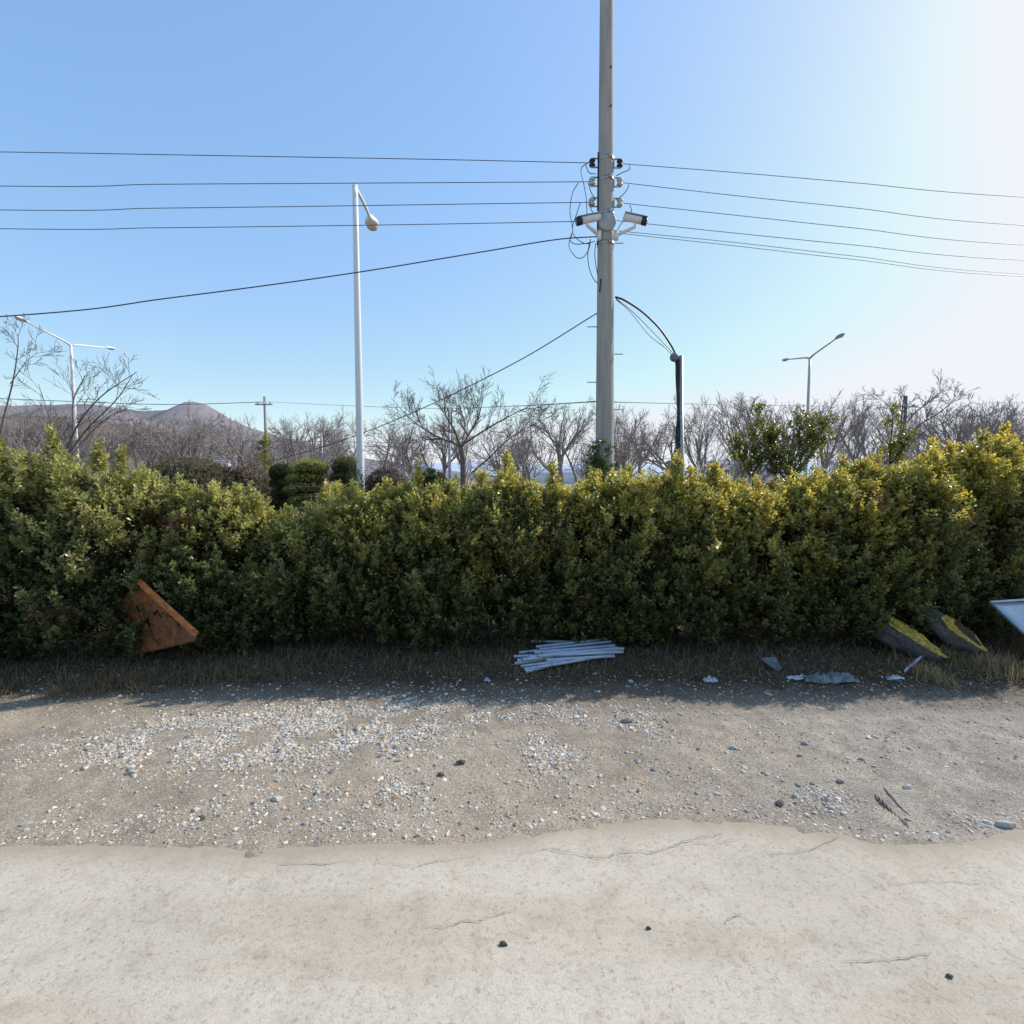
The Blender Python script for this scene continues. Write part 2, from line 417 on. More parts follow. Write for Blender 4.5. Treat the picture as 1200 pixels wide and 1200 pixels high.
# tyre tread pressed into the dirt
tr0, tr1 = gnd(1020, 918)[:2], gnd(1050, 955)[:2]
dv = tr1 - tr0; ln = np.linalg.norm(dv); dv /= ln; nv = np.array([dv[1], -dv[0]])
a_ = (X - tr0[0])*dv[0] + (Y - tr0[1])*dv[1]; b_ = (X - tr0[0])*nv[0] + (Y - tr0[1])*nv[1]
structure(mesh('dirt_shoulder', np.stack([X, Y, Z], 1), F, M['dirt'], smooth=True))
# road sheet with a broken edge and cracks
rows = np.concatenate([[0], np.cumsum(np.full(14, .012)), [.25, .5, .9, 1.4, 2, 3, 4, 5, 6, 8, 12, 20]])
RV = []
for k, r in enumerate(rows):
    RV.append(np.stack([xs, ye - r, np.full_like(xs, (.014 if k > 0 else -.06)) - .006*np.exp(-r/.03)*(k > 0)
                        + (k > 0)*(.004*np.sin(xs*.9+1)*np.sin((ye-r)*1.3))], 1))
RV[0][:, 1] += .008
RV = np.concatenate(RV); nx = len(xs); i = np.arange(len(RV)).reshape(len(rows), nx)
RF = np.stack([i[:-1,:-1], i[1:,:-1], i[1:,1:], i[:-1,1:]], -1).reshape(-1, 4)
V = [RV]; Fs = [RF]; fm = [np.zeros(len(RF))]; base = len(RV)
cracks = [[(600,1002),(640,999),(680,1003),(700,1008),(730,1002),(770,1000),(800,992),(840,990),(870,985)],
          [(690,1001),(695,1006),(720,1004)], [(790,995),(800,988),(830,984),(845,978)],
          [(500,1090),(530,1088),(560,1082),(600,1070)], [(900,1003),(940,1000),(985,982)],
          [(990,1130),(1030,1128),(1060,1124),(1090,1120)], [(845,1085),(865,1075),(888,1090)],
          [(440,1012),(480,1018),(520,1012),(560,1004)], [(300,1013),(350,1016),(420,1012)], [(1040,1040),(1090,1036),(1150,1040)]]
for c in cracks:
    pts = smooth_line([gnd(*p) for p in c], 7)
    pts = [p + np.array([.004*random.gauss(0, 1), .022*nz(p[0], p[1], 0, 9) + .012*nz(p[0], p[1], 0, 28), 0]) for p in pts]
    n = len(pts); vv = []
    for k, p in enumerate(pts):
        d = pts[min(k+1, n-1)] - pts[max(k-1, 0)]; d /= np.linalg.norm(d) + 1e-9
        wd = (.0008 + .0026*random.random()) * math.sin(PI*(k+.3)/(n+.6))**.5
        s_ = np.array([-d[1], d[0], 0]) * wd
        for q in (p - s_, p + s_): vv.append((q[0], q[1], .0215))
    ff = np.array([(base+2*k, base+2*k+2, base+2*k+3, base+2*k+1) for k in range(n-1)])
    V.append(np.array(vv)); Fs.append(ff); fm.append(np.ones(len(ff))); base += len(vv)
structure(mesh('road', np.concatenate(V), np.concatenate(Fs), [M['road'], M['crack']], smooth=False, fmat=np.concatenate(fm), color=np.concatenate([np.repeat(np.exp(-rows/.16), nx), np.zeros(base - len(RV))])[:, None]*np.ones(3)))

# hills
def hill(name, prof, dist, mat, depth, rough):
    pxs = np.array([p[0] for p in prof], float); pys = np.array([p[1] for p in prof], float)
    xs_ = np.arange(pxs[0], pxs[-1], 4.); tops = np.interp(xs_, pxs, pys)
    rows_ = 16; VV = []
    for r in range(rows_ + 6):
        t = r / rows_
        y = dist - depth + depth * t
        for px, ty in zip(xs_, tops):
            H = at(px, ty, dist)[2]; x = at(px, ty, dist)[0] * (1 + .15*(t-1)*depth/dist)
            h = H * (1 - abs(1 - t)**1.5) if t <= 1 else H * max(0, 1 - (t-1)*2)
            h += rough * H * nz(x/dist*9, y/dist*9, 2) * (1 - t if t < 1 else 0) * t * 2 + (.012*H*nz(px*.35, r*2., 0) if t > .8 else 0)
            VV.append((x, y, max(h, -1)))
    nxx = len(xs_); ii = np.arange(len(VV)).reshape(rows_ + 6, nxx)
    FF = np.stack([ii[:-1,:-1], ii[:-1,1:], ii[1:,1:], ii[1:,:-1]], -1).reshape(-1, 4)
    structure(mesh(name, VV, FF, mat, smooth=True))
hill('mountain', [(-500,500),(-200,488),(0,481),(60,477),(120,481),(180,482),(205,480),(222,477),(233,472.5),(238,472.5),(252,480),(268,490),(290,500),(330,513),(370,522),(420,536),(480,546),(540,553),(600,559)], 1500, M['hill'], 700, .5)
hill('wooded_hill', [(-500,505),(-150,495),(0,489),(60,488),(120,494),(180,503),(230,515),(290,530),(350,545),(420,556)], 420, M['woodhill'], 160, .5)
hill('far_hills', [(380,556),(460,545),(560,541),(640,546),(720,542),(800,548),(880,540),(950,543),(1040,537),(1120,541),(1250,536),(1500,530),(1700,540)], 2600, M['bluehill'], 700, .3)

# ------------------------------------------------------------------ foliage
def leaves(P, A, Ln, k, size, aspect, colors, tipcol=None, pitch=(75, 30), jitter=.22):
    """sprigs of k leaves each around axis A"""
    n = len(P)
    A = A / (np.linalg.norm(A, axis=1, keepdims=True) + 1e-9)
    ref = np.where(np.abs(A[:, 2:3]) < .9, np.array([[0, 0, 1.]]), np.array([[1., 0, 0]]))
    U = np.cross(A, ref); U /= np.linalg.norm(U, axis=1, keepdims=True) + 1e-9
    W = np.cross(A, U)
    ph0 = RNG.uniform(0, 6.28, n)
    VV, CC = [], []
    for j in range(k):
        t = (j + .5) / k
        ph = ph0 + j*2.4 + RNG.normal(0, .3, n)
        pit = np.radians(pitch[0] + (pitch[1]-pitch[0])*t + RNG.normal(0, 14, n))
        rad = U*np.cos(ph)[:, None] + W*np.sin(ph)[:, None]
        d = A*np.cos(pit)[:, None] + rad*np.sin(pit)[:, None]
        d[:, 2] -= .1*RNG.random(n)
        d /= np.linalg.norm(d, axis=1, keepdims=True)
        s_ = np.cross(d, A + RNG.normal(0, .25, (n, 3))); s_ /= np.linalg.norm(s_, axis=1, keepdims=True) + 1e-9
        nn = np.cross(s_, d)
        l = size*RNG.uniform(.7, 1.2, n)*(1 - .25*(t > .85)); wd = l*aspect*RNG.uniform(.85, 1.15, n)
        b0 = P + A*(Ln*t)[:, None]
        m_ = b0 + d*(l*.58)[:, None] + nn*(wd*.16)[:, None]
        VV.append(np.stack([b0, m_ + s_*(wd/2)[:, None], b0 + d*l[:, None], m_ - s_*(wd/2)[:, None]], 1))
        c = colors * (1 + np.clip(RNG.normal(0, jitter, (n, 1)), -.75, 1.2))
        if tipcol is not None: c = c*(1 - .55*t**2) + tipcol*(.55*t**2)
        CC.append(np.repeat(np.clip(c, .004, .9)[:, None, :], 4, 1))
    V = np.concatenate(VV).reshape(-1, 3); C = np.concatenate(CC).reshape(-1, 3)
    q = np.arange(len(V)//4)*4
    F = np.concatenate([np.stack([q, q+1, q+2], 1), np.stack([q, q+2, q+3], 1)])
    return V, F, C
def merge(parts):
    V, F, C = [], [], []; b = 0
    for v, f, c in parts:
        V.append(v); F.append(f + b); C.append(c); b += len(v)
    return np.concatenate(V), np.concatenate(F), np.concatenate(C)

GREEN_D = np.array([.018, .033, .014]); GREEN_M = np.array([.078, .102, .038])
YEL = np.array([.39, .365, .125]); GOLD = np.array([.47, .37, .09]); PALE = np.array([.33, .33, .16])

def hedge_line(x): return 7.85 - .85*max(0, min(1, (-x - 3)/4.5)) + .5*max(0, min(1, (x - 5)/3)) + .05*math.sin(x*1.7)
TOP = [(-200,505),(0,515),(40,535),(90,540),(150,545),(200,555),(240,572),(290,585),(340,592),(390,585),(440,572),(490,563),(540,566),(600,556),(650,560),(700,555),
       (750,556),(800,553),(850,560),(900,565),(950,548),(1000,540),(1050,540),(1100,528),(1150,520),(1200,505),(1400,490)]
def top_h(x, y):
    px = 600 + 600*x/y
    return at(px, np.interp(px, [p[0] for p in TOP], [p[1] for p in TOP]), y)[2]

def shrub(x, label, hw, spires=(), nspr=2900, warm=0., pale=0., name='hedge_shrub', cy=None, H=None):
    cy = hedge_line(x) if cy is None else cy
    H = top_h(x, cy) if H is None else H
    H += random.uniform(-.36, -.18)
    root = thing(name, label, 'shrub', (x, cy, 0), 'evergreen shrubs that make up the hedge')
    hd = random.uniform(.66, .92); hw *= 1.12; cy += random.uniform(-.06, .16)
    def shell(n, front):
        th = np.where(RNG.random(n) < front, RNG.uniform(PI, 2*PI, n), RNG.uniform(0, PI, n))
        zf = RNG.random(n)**.9
        z = .13 + (H - .13)*zf
        prof = np.interp(zf, [0, .12, .3, .6, .8, .92, 1], [.82, .97, 1.08, 1.0, .80, .62, .36])
        lump = 1 + .30*nzv(np.stack([np.cos(th)*1.3 + x*2.2, np.sin(th)*1.3, z*.9], 1), 1.6) + .17*nzv(np.stack([np.cos(th)*1.3+x*3, np.sin(th)*1.3, z*1.2], 1), 4.2)
        depth = 1 - np.abs(RNG.normal(0, .15, n))
        r = prof*lump*depth
        P = np.stack([np.cos(th)*hw*r, np.sin(th)*hd*r, z], 1)
        out = np.stack([np.cos(th)/hw, np.sin(th)/hd, np.zeros(n)], 1)
        return P, out, zf, depth, th
    nc = nspr//18
    P0, out, zf0, depth0, th = shell(nc, .72)
    out /= np.linalg.norm(out, axis=1, keepdims=True)
    tilt = out*.5 + np.array([[0, 0, 1.]]) + RNG.normal(0, .2, (nc, 3)); tilt /= np.linalg.norm(tilt, axis=1, keepdims=True)
    vig = RNG.random(nc)
    idx = np.repeat(np.arange(nc), 18); n0 = len(idx)
    u = RNG.random(n0)
    P = P0[idx] + tilt[idx]*((u - .45)*.42*(.6 + .8*vig[idx]))[:, None] + RNG.normal(0, .052, (n0, 3))*(1.3 - .8*u)[:, None]
    zf = zf0[idx] + (u - .5)*.05; depth = depth0[idx] + (vig[idx] - .5)*.34 + (u - .5)*.26
    A = tilt[idx] + RNG.normal(0, .34, (n0, 3)) + out[idx]*.2
    # top fill
    nt_ = nspr//5
    r = np.sqrt(RNG.random(nt_))*.95; t2 = RNG.uniform(0, 2*PI, nt_)
    PT = np.stack([np.cos(t2)*hw*r, np.sin(t2)*hd*r, H*(1 - .16*r**2.5) - np.abs(RNG.normal(0, .1, nt_)) + .1*nzv(np.stack([np.cos(t2)*r+x*3, np.sin(t2)*r, t2*0], 1), 2.4)], 1)
    P = np.concatenate([P, PT]); zf = np.concatenate([zf, PT[:, 2]/H]); depth = np.concatenate([depth, np.full(nt_, 1.)])
    A = np.concatenate([A, np.array([[0, 0, 1.]]) + RNG.normal(0, .35, (nt_, 3))])
    # interior fill (darker, keeps the light out)
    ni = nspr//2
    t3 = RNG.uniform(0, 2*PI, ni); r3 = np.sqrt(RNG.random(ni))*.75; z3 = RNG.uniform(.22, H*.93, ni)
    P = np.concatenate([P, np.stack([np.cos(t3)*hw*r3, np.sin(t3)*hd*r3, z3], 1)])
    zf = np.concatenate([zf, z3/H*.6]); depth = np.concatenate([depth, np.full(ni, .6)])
    A = np.concatenate([A, RNG.normal(0, .6, (ni, 3)) + np.array([[0, 0, .8]])])
    # long shoots
    for (dx, h_) in [(a_, b_ + .22) for a_, b_ in spires] + [(random.uniform(-hw, hw)*.85, random.uniform(.08, .34)) for _ in range(10)]:
        ns = int(46*h_/.4); u = RNG.random(ns)
        sy = random.uniform(-.35, .25)
        lean = random.uniform(-.06, .06)
        Q = np.stack([dx + lean*u + RNG.normal(0, 1, ns)*.085*(1.05 - u), sy + RNG.normal(0, 1, ns)*.085*(1.05 - u), H*.94 + h_*u], 1)
        P = np.concatenate([P, Q]); zf = np.concatenate([zf, np.full(ns, 1.05)]); depth = np.concatenate([depth, np.full(ns, 1.)])
        A = np.concatenate([A, np.array([[0, 0, 1.3]]) + RNG.normal(0, .35, (ns, 3))])
    n = len(P)
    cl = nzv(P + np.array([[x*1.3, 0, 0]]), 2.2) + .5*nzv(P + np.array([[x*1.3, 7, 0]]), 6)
    yv = np.clip((zf - .52)*1.55 + .75*cl*(zf > .2) + (depth - .85)*1.2 + RNG.normal(0, .26, n), 0, 1)[:, None]  # yellow growth, plus sunlit tops and outer leaves put into the colour
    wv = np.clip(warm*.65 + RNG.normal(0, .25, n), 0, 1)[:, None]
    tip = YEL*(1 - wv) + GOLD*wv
    tip = tip*(1 - pale) + PALE*pale  # pale shrubs blend their tips towards a greyer green
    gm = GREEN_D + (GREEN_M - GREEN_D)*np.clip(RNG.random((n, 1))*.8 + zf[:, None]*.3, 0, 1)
    gm = gm*np.clip(.45 + 1.0*depth[:, None]**3, .35, 1.4)  # inner leaves darkened in colour to paint the shaded gaps
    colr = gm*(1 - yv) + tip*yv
    dead = (nzv(P + np.array([[x*1.1, 3., 9.]]), 1.9, 2) > .72).astype(float)[:, None]
    colr = colr*(1 - dead) + np.array([.17, .105, .055])*RNG.uniform(.6, 1.3, (n, 1))*dead
    lsz = .064 + .022*np.clip(nzv(P + np.array([[x, 5., 2.]]), 3.5), -.8, .8)
    Ln = RNG.uniform(.09, .2, n)
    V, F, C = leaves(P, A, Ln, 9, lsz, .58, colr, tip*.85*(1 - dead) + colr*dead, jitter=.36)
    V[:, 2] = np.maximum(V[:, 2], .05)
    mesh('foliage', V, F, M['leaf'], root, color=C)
    mb = MB()
    for k in range(9):
        a0 = random.uniform(0, 6.28); r0 = random.uniform(.05, .4)
        p0 = np.array([math.cos(a0)*r0*hw*1.3, math.sin(a0)*r0*.7, -.03]); p1 = np.array([math.cos(a0)*hw*.6, math.sin(a0)*hd*.6, H*random.uniform(.6, .9)])
        mid = (p0 + p1)/2 + RNG.normal(0, .05, 3)
        mb.tube(smooth_line([p0, mid, p1], 4), np.linspace(random.uniform(.012, .022), .004, 9), 5, False)
    mb.build('woody_stem', M['stem'], root)
    return root

HEDGE = [  # x, half width, label, spires, warm, pale
 (-9.35,.75,'hedge shrub at the far left edge, nearest the camera',[(0,.3)],0,.6),
 (-8.1, .80,'pale hedge shrub cut by the left edge of the picture',[(-.3,.2),(.2,.35)],0,.75),
 (-6.85,.76,'hedge shrub left of the rusty plate, under the leaning bare tree',[(.0,.25),(.42,.42)],0,.45),
 (-5.6, .76,'hedge shrub standing directly behind the rusty steel plate',[(-.4,.45),(.15,.33)],0,.35),
 (-4.35,.72,'lowest hedge shrub, right of the rusty plate, below the brown bushes',[(.1,.12)],.1,.25),
 (-3.2, .66,'low hedge shrub in front of the tiered green topiary',[(.2,.12)],.2,.15),
 (-2.2, .68,'hedge shrub in front of the single-arm white street lamp',[(.35,.18),(-.2,.12)],.25,.05),
 (-1.15,.66,'yellow-green hedge shrub just right of the white street lamp',[(-.28,.38),(.25,.15)],.3,0),
 (-.1,  .62,'hedge shrub with a tall shoot, in front of the spreading bare tree',[(.05,.42),(-.3,.12)],.3,0),
 (.85,  .62,'hedge shrub rising behind the left end of the white pipe pile',[(-.2,.36),(.3,.1)],.35,0),
 (1.8,  .66,'hedge shrub in front of the concrete utility pole',[(.0,.16),(-.45,.12)],.4,0),
 (2.75, .64,'hedge shrub in front of the short cable-wrapped pole',[(-.35,.38),(.2,.2)],.5,0),
 (3.75, .68,'hedge shrub right of the short cable-wrapped pole, with orange-tipped top',[(-.1,.15),(.3,.1)],.75,0),
 (4.8,  .72,'dark-sided hedge shrub above the grey board and crumpled plastic litter',[(.2,.12)],.7,0),
 (5.95, .76,'golden hedge shrub above the left dark sack',[(-.2,.12),(.3,.2)],.85,0),
 (7.2,  .80,'tall golden hedge shrub between dark sacks and pale metal sheet',[(.1,.25),(-.4,.2)],.9,0),
 (8.5,  .82,'tallest hedge shrub, behind the pale metal sheet at right edge',[(-.2,.3),(.3,.3)],.85,0),
]
for x, hw, lab, sp, wm, pl in HEDGE:
    shrub(x, lab, hw, sp, warm=wm, pale=pl)

# looser young shrubs rising above the hedge on the right
def young_shrub(label, y, limbs, nspr, spread, colr, size=.062):
    b = at(limbs[0][0][0], limbs[0][0][1], y); b[2] = 0
    root = thing('young_shrub', label, 'shrub', b)
    mb = MB(); P = []; A = []
    for lb in limbs:
        pts = [at(px, py, y + dy) - b for px, py, dy in lb]
        if lb is limbs[0]: pts = [np.array([0, 0, -.03])] + pts
        sl = smooth_line(pts, 6); mb.tube(sl, np.linspace(.018, .005, len(sl)), 5, False)
        m = len(sl); st = m//3 if lb is limbs[0] else m//5
        for _ in range(nspr):
            k = random.randrange(st, m); f = (k - st)/(m - st)
            o = RNG.normal(0, 1, 3)*spread*(1.2 - .6*f)
            P.append(sl[k] + o); A.append(np.array([o[0], o[1], .25 + abs(o[2])*.5])/(spread) + RNG.normal(0, .3, 3))
    P = np.array(P); A = np.array(A); n = len(P)
    f = np.clip((nzv(P, 3.) + .5)*.9 + RNG.normal(0, .15, n), 0, 1)[:, None]
    c = GREEN_M*.75*(1 - f) + np.array(colr)*f
    V, F, C = leaves(P, A, RNG.uniform(.08, .16, n), 9, size, .56, c, np.array(colr))
    mesh('foliage', V, F, M['leaf'], root, color=C); mb.build('woody_stem', M['stem'], root)
young_shrub('slim young evergreen shrub rising above hedge, left of a bushier one', 8.9,
  [[(882,575,0),(880,540,0),(884,510,0),(891,482,0)], [(880,560,0),(868,535,0),(861,518,0)], [(882,555,0),(897,530,.1),(903,510,.1)]], 90, .08, (.20,.19,.03))
young_shrub('bushy dark-leaved young shrub rising above hedge near the right double lamp', 8.9,
  [[(925,590,0),(930,555,0),(936,520,0),(938,490,0)], [(928,570,0),(912,535,0),(905,505,0)], [(928,560,.1),(955,525,.2),(968,495,.2)], [(926,570,-.1),(908,545,-.2),(900,535,-.2)], [(930,550,.2),(948,520,.3),(950,495,.3)]], 95, .095, (.15,.14,.028))
young_shrub('thin shoot of yellow-green leaves before the leaning tree at right', 8.8,
  [[(1042,560,0),(1043,530,0),(1045,505,0),(1047,478,0)], [(1042,545,0),(1056,528,0),(1062,512,0)]], 50, .06, (.25,.21,.03))
young_shrub('yellow-green young conifer beside the distant concrete pole', 22,
  [[(311,560,0),(310,545,0),(310,528,0),(311,513,0)]], 110, .13, (.32,.28,.05), .1)

# vine on the utility pole
def vine(label, base, ox, oy, z0, z1, n, spread, cat='vine'):
    root = thing('climbing_vine', label, cat, (base[0], base[1], 0))
    z = z0 + (z1 - z0)*RNG.random(n)**1.3
    th = RNG.normal(PI*1.15, .8, n); wv = spread*(1 - .55*(z - z0)/(z1 - z0))
    P = np.stack([ox*np.cos(th)*1.05 + RNG.normal(0, 1, n)*wv, oy*np.sin(th)*1.05 - np.abs(RNG.normal(0, 1, n))*wv*.6, z], 1)
    A = P*np.array([[1, 1, 0]])*3 + RNG.normal(0, .4, (n, 3)) + np.array([[0, 0, .4]])
    V, F, C = leaves(P, A, RNG.uniform(.05, .12, n), 7, .055, .7, np.tile(np.array([.06,.10,.025]), (n, 1)), np.array([.15,.17,.04]), jitter=.35)
    mesh('foliage', V, F, M['leaf'], root, color=C)
    mb = MB()
    for k in range(4):
        a = random.uniform(2.6, 4.6)
        mb.tube(smooth_line([np.array([ox*1.08*math.cos(a+s_), oy*1.08*math.sin(a+s_), zz]) for s_, zz in ((0, 0), (.15, z0*.6), (-.1, z0), (.1, z1*.93))], 5), .008, 5)
    mb.build('woody_stem', M['stem'], root)

# topiary and rounded background bushes
def bush_mass(root, blobs, n, cols, size, mat='needle', up=.4):
    P, A, f = [], [], []
    tot = sum(b[3]*b[4] for b in blobs)
    for (cx, cy, cz, rx, rz) in blobs:
        m = int(n*rx*rz/tot)
        d = RNG.normal(0, 1, (m, 3)); d /= np.linalg.norm(d, axis=1, keepdims=True)
        r = 1 - np.abs(RNG.normal(0, .07, m))
        P.append(np.array([cx, cy, cz]) + d*np.array([rx, rx, rz])*r[:, None]); A.append(d + RNG.normal(0, .3, (m, 3)) + np.array([0, 0, up]))
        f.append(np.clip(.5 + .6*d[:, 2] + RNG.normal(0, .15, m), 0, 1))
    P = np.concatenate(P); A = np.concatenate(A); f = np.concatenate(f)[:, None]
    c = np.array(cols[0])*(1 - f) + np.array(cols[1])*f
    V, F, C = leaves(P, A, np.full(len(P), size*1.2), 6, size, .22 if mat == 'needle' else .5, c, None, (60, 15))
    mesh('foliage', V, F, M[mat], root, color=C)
    mb = MB()
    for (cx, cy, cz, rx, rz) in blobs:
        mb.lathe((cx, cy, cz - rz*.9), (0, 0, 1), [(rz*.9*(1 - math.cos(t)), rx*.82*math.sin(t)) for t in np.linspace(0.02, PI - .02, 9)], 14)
    mb.build('shaded_core', M['core'], root)  # solid near-black core: shade inside the bush put in as colour
    MB().tube([(0, 0, -.13), (0, 0, blobs[0][2])], [.09, .06], 8).build('trunk', M['bark'], root)
def topiary(label, px, y, tops, w, tiers, cols):
    b = at(px, 560, y); root = thing('topiary_shrub', label, 'topiary', (b[0], y, 0), 'clipped topiary shrubs behind the hedge')
    zt = at(px, tops, y)[2]; bl = []
    th = .27
    for k in range(tiers):
        bl.append((random.uniform(-.05, .05), 0, zt - .2 - k*th, w*(.86 if k == 0 else 1) * random.uniform(.95, 1.05), .19 if k == 0 else .105))
    bush_mass(root, bl[::-1], 4200, cols, .055)
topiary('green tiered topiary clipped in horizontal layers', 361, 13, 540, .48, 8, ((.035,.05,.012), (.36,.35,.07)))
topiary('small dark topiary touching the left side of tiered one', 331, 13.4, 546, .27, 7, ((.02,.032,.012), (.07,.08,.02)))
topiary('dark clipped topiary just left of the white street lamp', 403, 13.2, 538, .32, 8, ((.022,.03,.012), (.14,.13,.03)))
def dome(label, px, y, topy, w, cols, n=5000, lob=5):
    b = at(px, 560, y); root = thing('rounded_bush', label, 'bush', (b[0], y, 0))
    zt = at(px, topy, y)[2]; bl = [(0, 0, zt*.55, w*.8, zt*.45)]
    for k in range(lob):
        a = 2*PI*k/lob + .4; bl.append((math.cos(a)*w*.5, math.sin(a)*w*.4, zt*random.uniform(.48, .6), w*random.uniform(.45, .6), zt*random.uniform(.28, .36)))
    bush_mass(root, bl, n, cols, .09, 'dry', .2)
dome('olive-brown rounded bush with bare tips behind left hedge', 222, 17, 538, 2.0, ((.06,.055,.035), (.17,.14,.085)), 7000)
dome('brown clipped bush left of the tiered topiary', 290, 17.5, 549, 1.15, ((.06,.045,.035), (.19,.14,.10)), 5000)
dome('brown bare bush just right of the white street lamp', 452, 17, 551, 1.0, ((.05,.04,.035), (.14,.105,.085)), 3500)
dome('dark green rounded bush under the spreading bare tree', 505, 18, 552, .9, ((.03,.04,.015), (.09,.09,.03)), 3500)

# ------------------------------------------------------------------ bare trees
def grow(out, p, d, r, L_, lvl, maxl, P):
    n = 5 if lvl < 2 else 4
    pts = [p.copy()]; d = d/np.linalg.norm(d); step = L_/n
    for i in range(n):
        d = d + RNG.normal(0, P['wig'], 3) + np.array([0, 0, P['up']*(1 if lvl else .2)])
        d /= np.linalg.norm(d); p = p + d*step; pts.append(p)
    r1 = r*(.55 if lvl < maxl else .5)
    out.append((lvl, pts, np.linspace(r, max(r1, P['rmin']), n+1)))
    if lvl >= maxl: return
    k = P['kids'][lvl]
    for c in range(k):
        t = P['t0'][lvl] + (1 - P['t0'][lvl])*(c + random.random())/k
        i = min(int(t*n), n-1); q = pts[i] + (pts[i+1]-pts[i])*(t*n - i)
        dd = pts[i+1]-pts[i]; dd /= np.linalg.norm(dd)
        a = np.cross(dd, RNG.normal(0, 1, 3)); a /= np.linalg.norm(a)
        ang = math.radians(random.uniform(*P['ang']))
        nd = dd*math.cos(ang) + a*math.sin(ang)
        grow(out, q, nd, max(r*(1 - .5*t)*P['rr'], P['rmin']), L_*P['ll'][lvl]*random.uniform(.7, 1.15)*(1.1 - .35*t), lvl+1, maxl, P)
def tube_mesh(lines, n):
    mb = MB()
    for pts, rad in lines: mb.tube(pts, rad, n, False)
    return mb
def tree_parts(out, root, mat):
    t = tube_mesh([(p, r) for l, p, r in out if l == 0], 8); t.build('trunk', mat, root)
    c = MB()
    for l, p, r in out:
        if l: c.tube(p, r, 5 if l == 1 else 3, False)
    c.build('crown', mat, root)
KINDS = {
 'spread': dict(wig=.16, up=.05, kids=[6, 5, 5, 5], t0=[.55, .3, .2, .15], ang=(28, 62), rr=.62, ll=[1.15, .68, .6, .55], rmin=.0065),
 'upright': dict(wig=.09, up=.10, kids=[13, 5, 4, 3], t0=[.22, .25, .2, .2], ang=(18, 45), rr=.5, ll=[.48, .6, .6, .55], rmin=.0065),
 'dense': dict(wig=.13, up=.07, kids=[8, 6, 5, 4], t0=[.35, .2, .15, .15], ang=(22, 55), rr=.58, ll=[.85, .66, .58, .5], rmin=.0065),
}
def proto(kind, label, group, loc, sc, rz, trunk_h, r):
    out = []
    grow(out, np.array([0, 0, -.15]), np.array([random.gauss(0, .04), random.gauss(0, .04), 1.]), r, trunk_h, 0, 4, KINDS[kind])
    root = thing('bare_tree', label, 'tree', loc, group)
    root.rotation_euler = (0, 0, rz); root.scale = (sc,)*3
    hz = max(p[-1][2] for l, p, _ in out)
    tree_parts(out, root, M['bark_far'])
    root['height_hint'] = hz; del root['height_hint']
    return root, hz

def place_row(spec, protos):
    used = {}
    for (px, topy, y, kind, label, group) in spec:
        b = at(px, 560, y); loc = (b[0], y, -.12)
        want = at(px, topy, y)[2]
        v = random.choice(('a', 'b')); key = kind + v
        rz = random.uniform(0, 6.28)
        if key not in protos:
            th, r = {'spread': (2.1, .16), 'upright': (5.6, .11), 'dense': (3.0, .14)}[kind]
            root, hz = proto(kind, label, group, loc, 1, rz, th, r); sc = want/hz
            root.scale = (sc,)*3; protos[key] = (root, hz)
        else:
            root, hz = protos[key]
            dup(root, loc, rz, want/hz, label, group)
PR = {}
GF = 'bare trees in the row across the highway'
LF = 'slender bare winter tree in the hazy row beyond the highway'
spec = []
px = -60
while px < 1290:
    spec.append((px + random.uniform(-8, 8), random.uniform(462, 486) + (10 if 250 < px < 650 else 0) - (14 if px > 860 else 0), random.uniform(44, 62),
                 random.choice(['dense', 'dense', 'upright', 'spread']), LF, GF))
    px += 34
near = [
 (110,482,27,'dense','brown twiggy bare tree right of the left double lamp'),
 (165,480,29,'dense','bare tree with reddish twigs in front of the mountain shoulder'),
 (215,474,28,'dense','large reddish bare tree right before the mountain peak'),
 (285,483,26,'spread','dark bare tree with forked trunk just left of distant pole'),
 (346,480,27,'spread','dark bare tree above the tiered topiary'),
 (392,478,30,'upright','upright bare tree close on the left of white street lamp'),
 (447,482,28,'spread','bare tree just right of the white street lamp'),
 (628,486,27,'dense','bare tree close on the right of the spreading tree'),
 (672,490,29,'spread','small bare tree just left of the concrete utility pole'),
 (750,470,25,'dense','dense twiggy bare tree right of the concrete utility pole'),
 (826,462,24,'upright','tall slim bare tree right of the cable-wrapped pole'),
 (880,452,25,'upright','tall bare tree behind the slim young evergreen shrub'),
 (1005,462,22,'spread','bare tree with V-forked trunk right of the right double lamp'),
 (1120,458,24,'dense','dense bare tree before the right edge, right of leaning tree'),
 (1180,462,25,'dense','last bare tree at the right edge behind golden hedge'),
 (970,470,28,'upright','thin upright bare tree just right of right lamp post'),
 (45,486,30,'dense','bare tree behind the leaning tree at far left'),
]
for px, ty, y, kind, lab in near: spec.insert(0, (px, ty, y, kind, lab, 'bare trees on the near side of the highway'))
place_row(spec, PR)

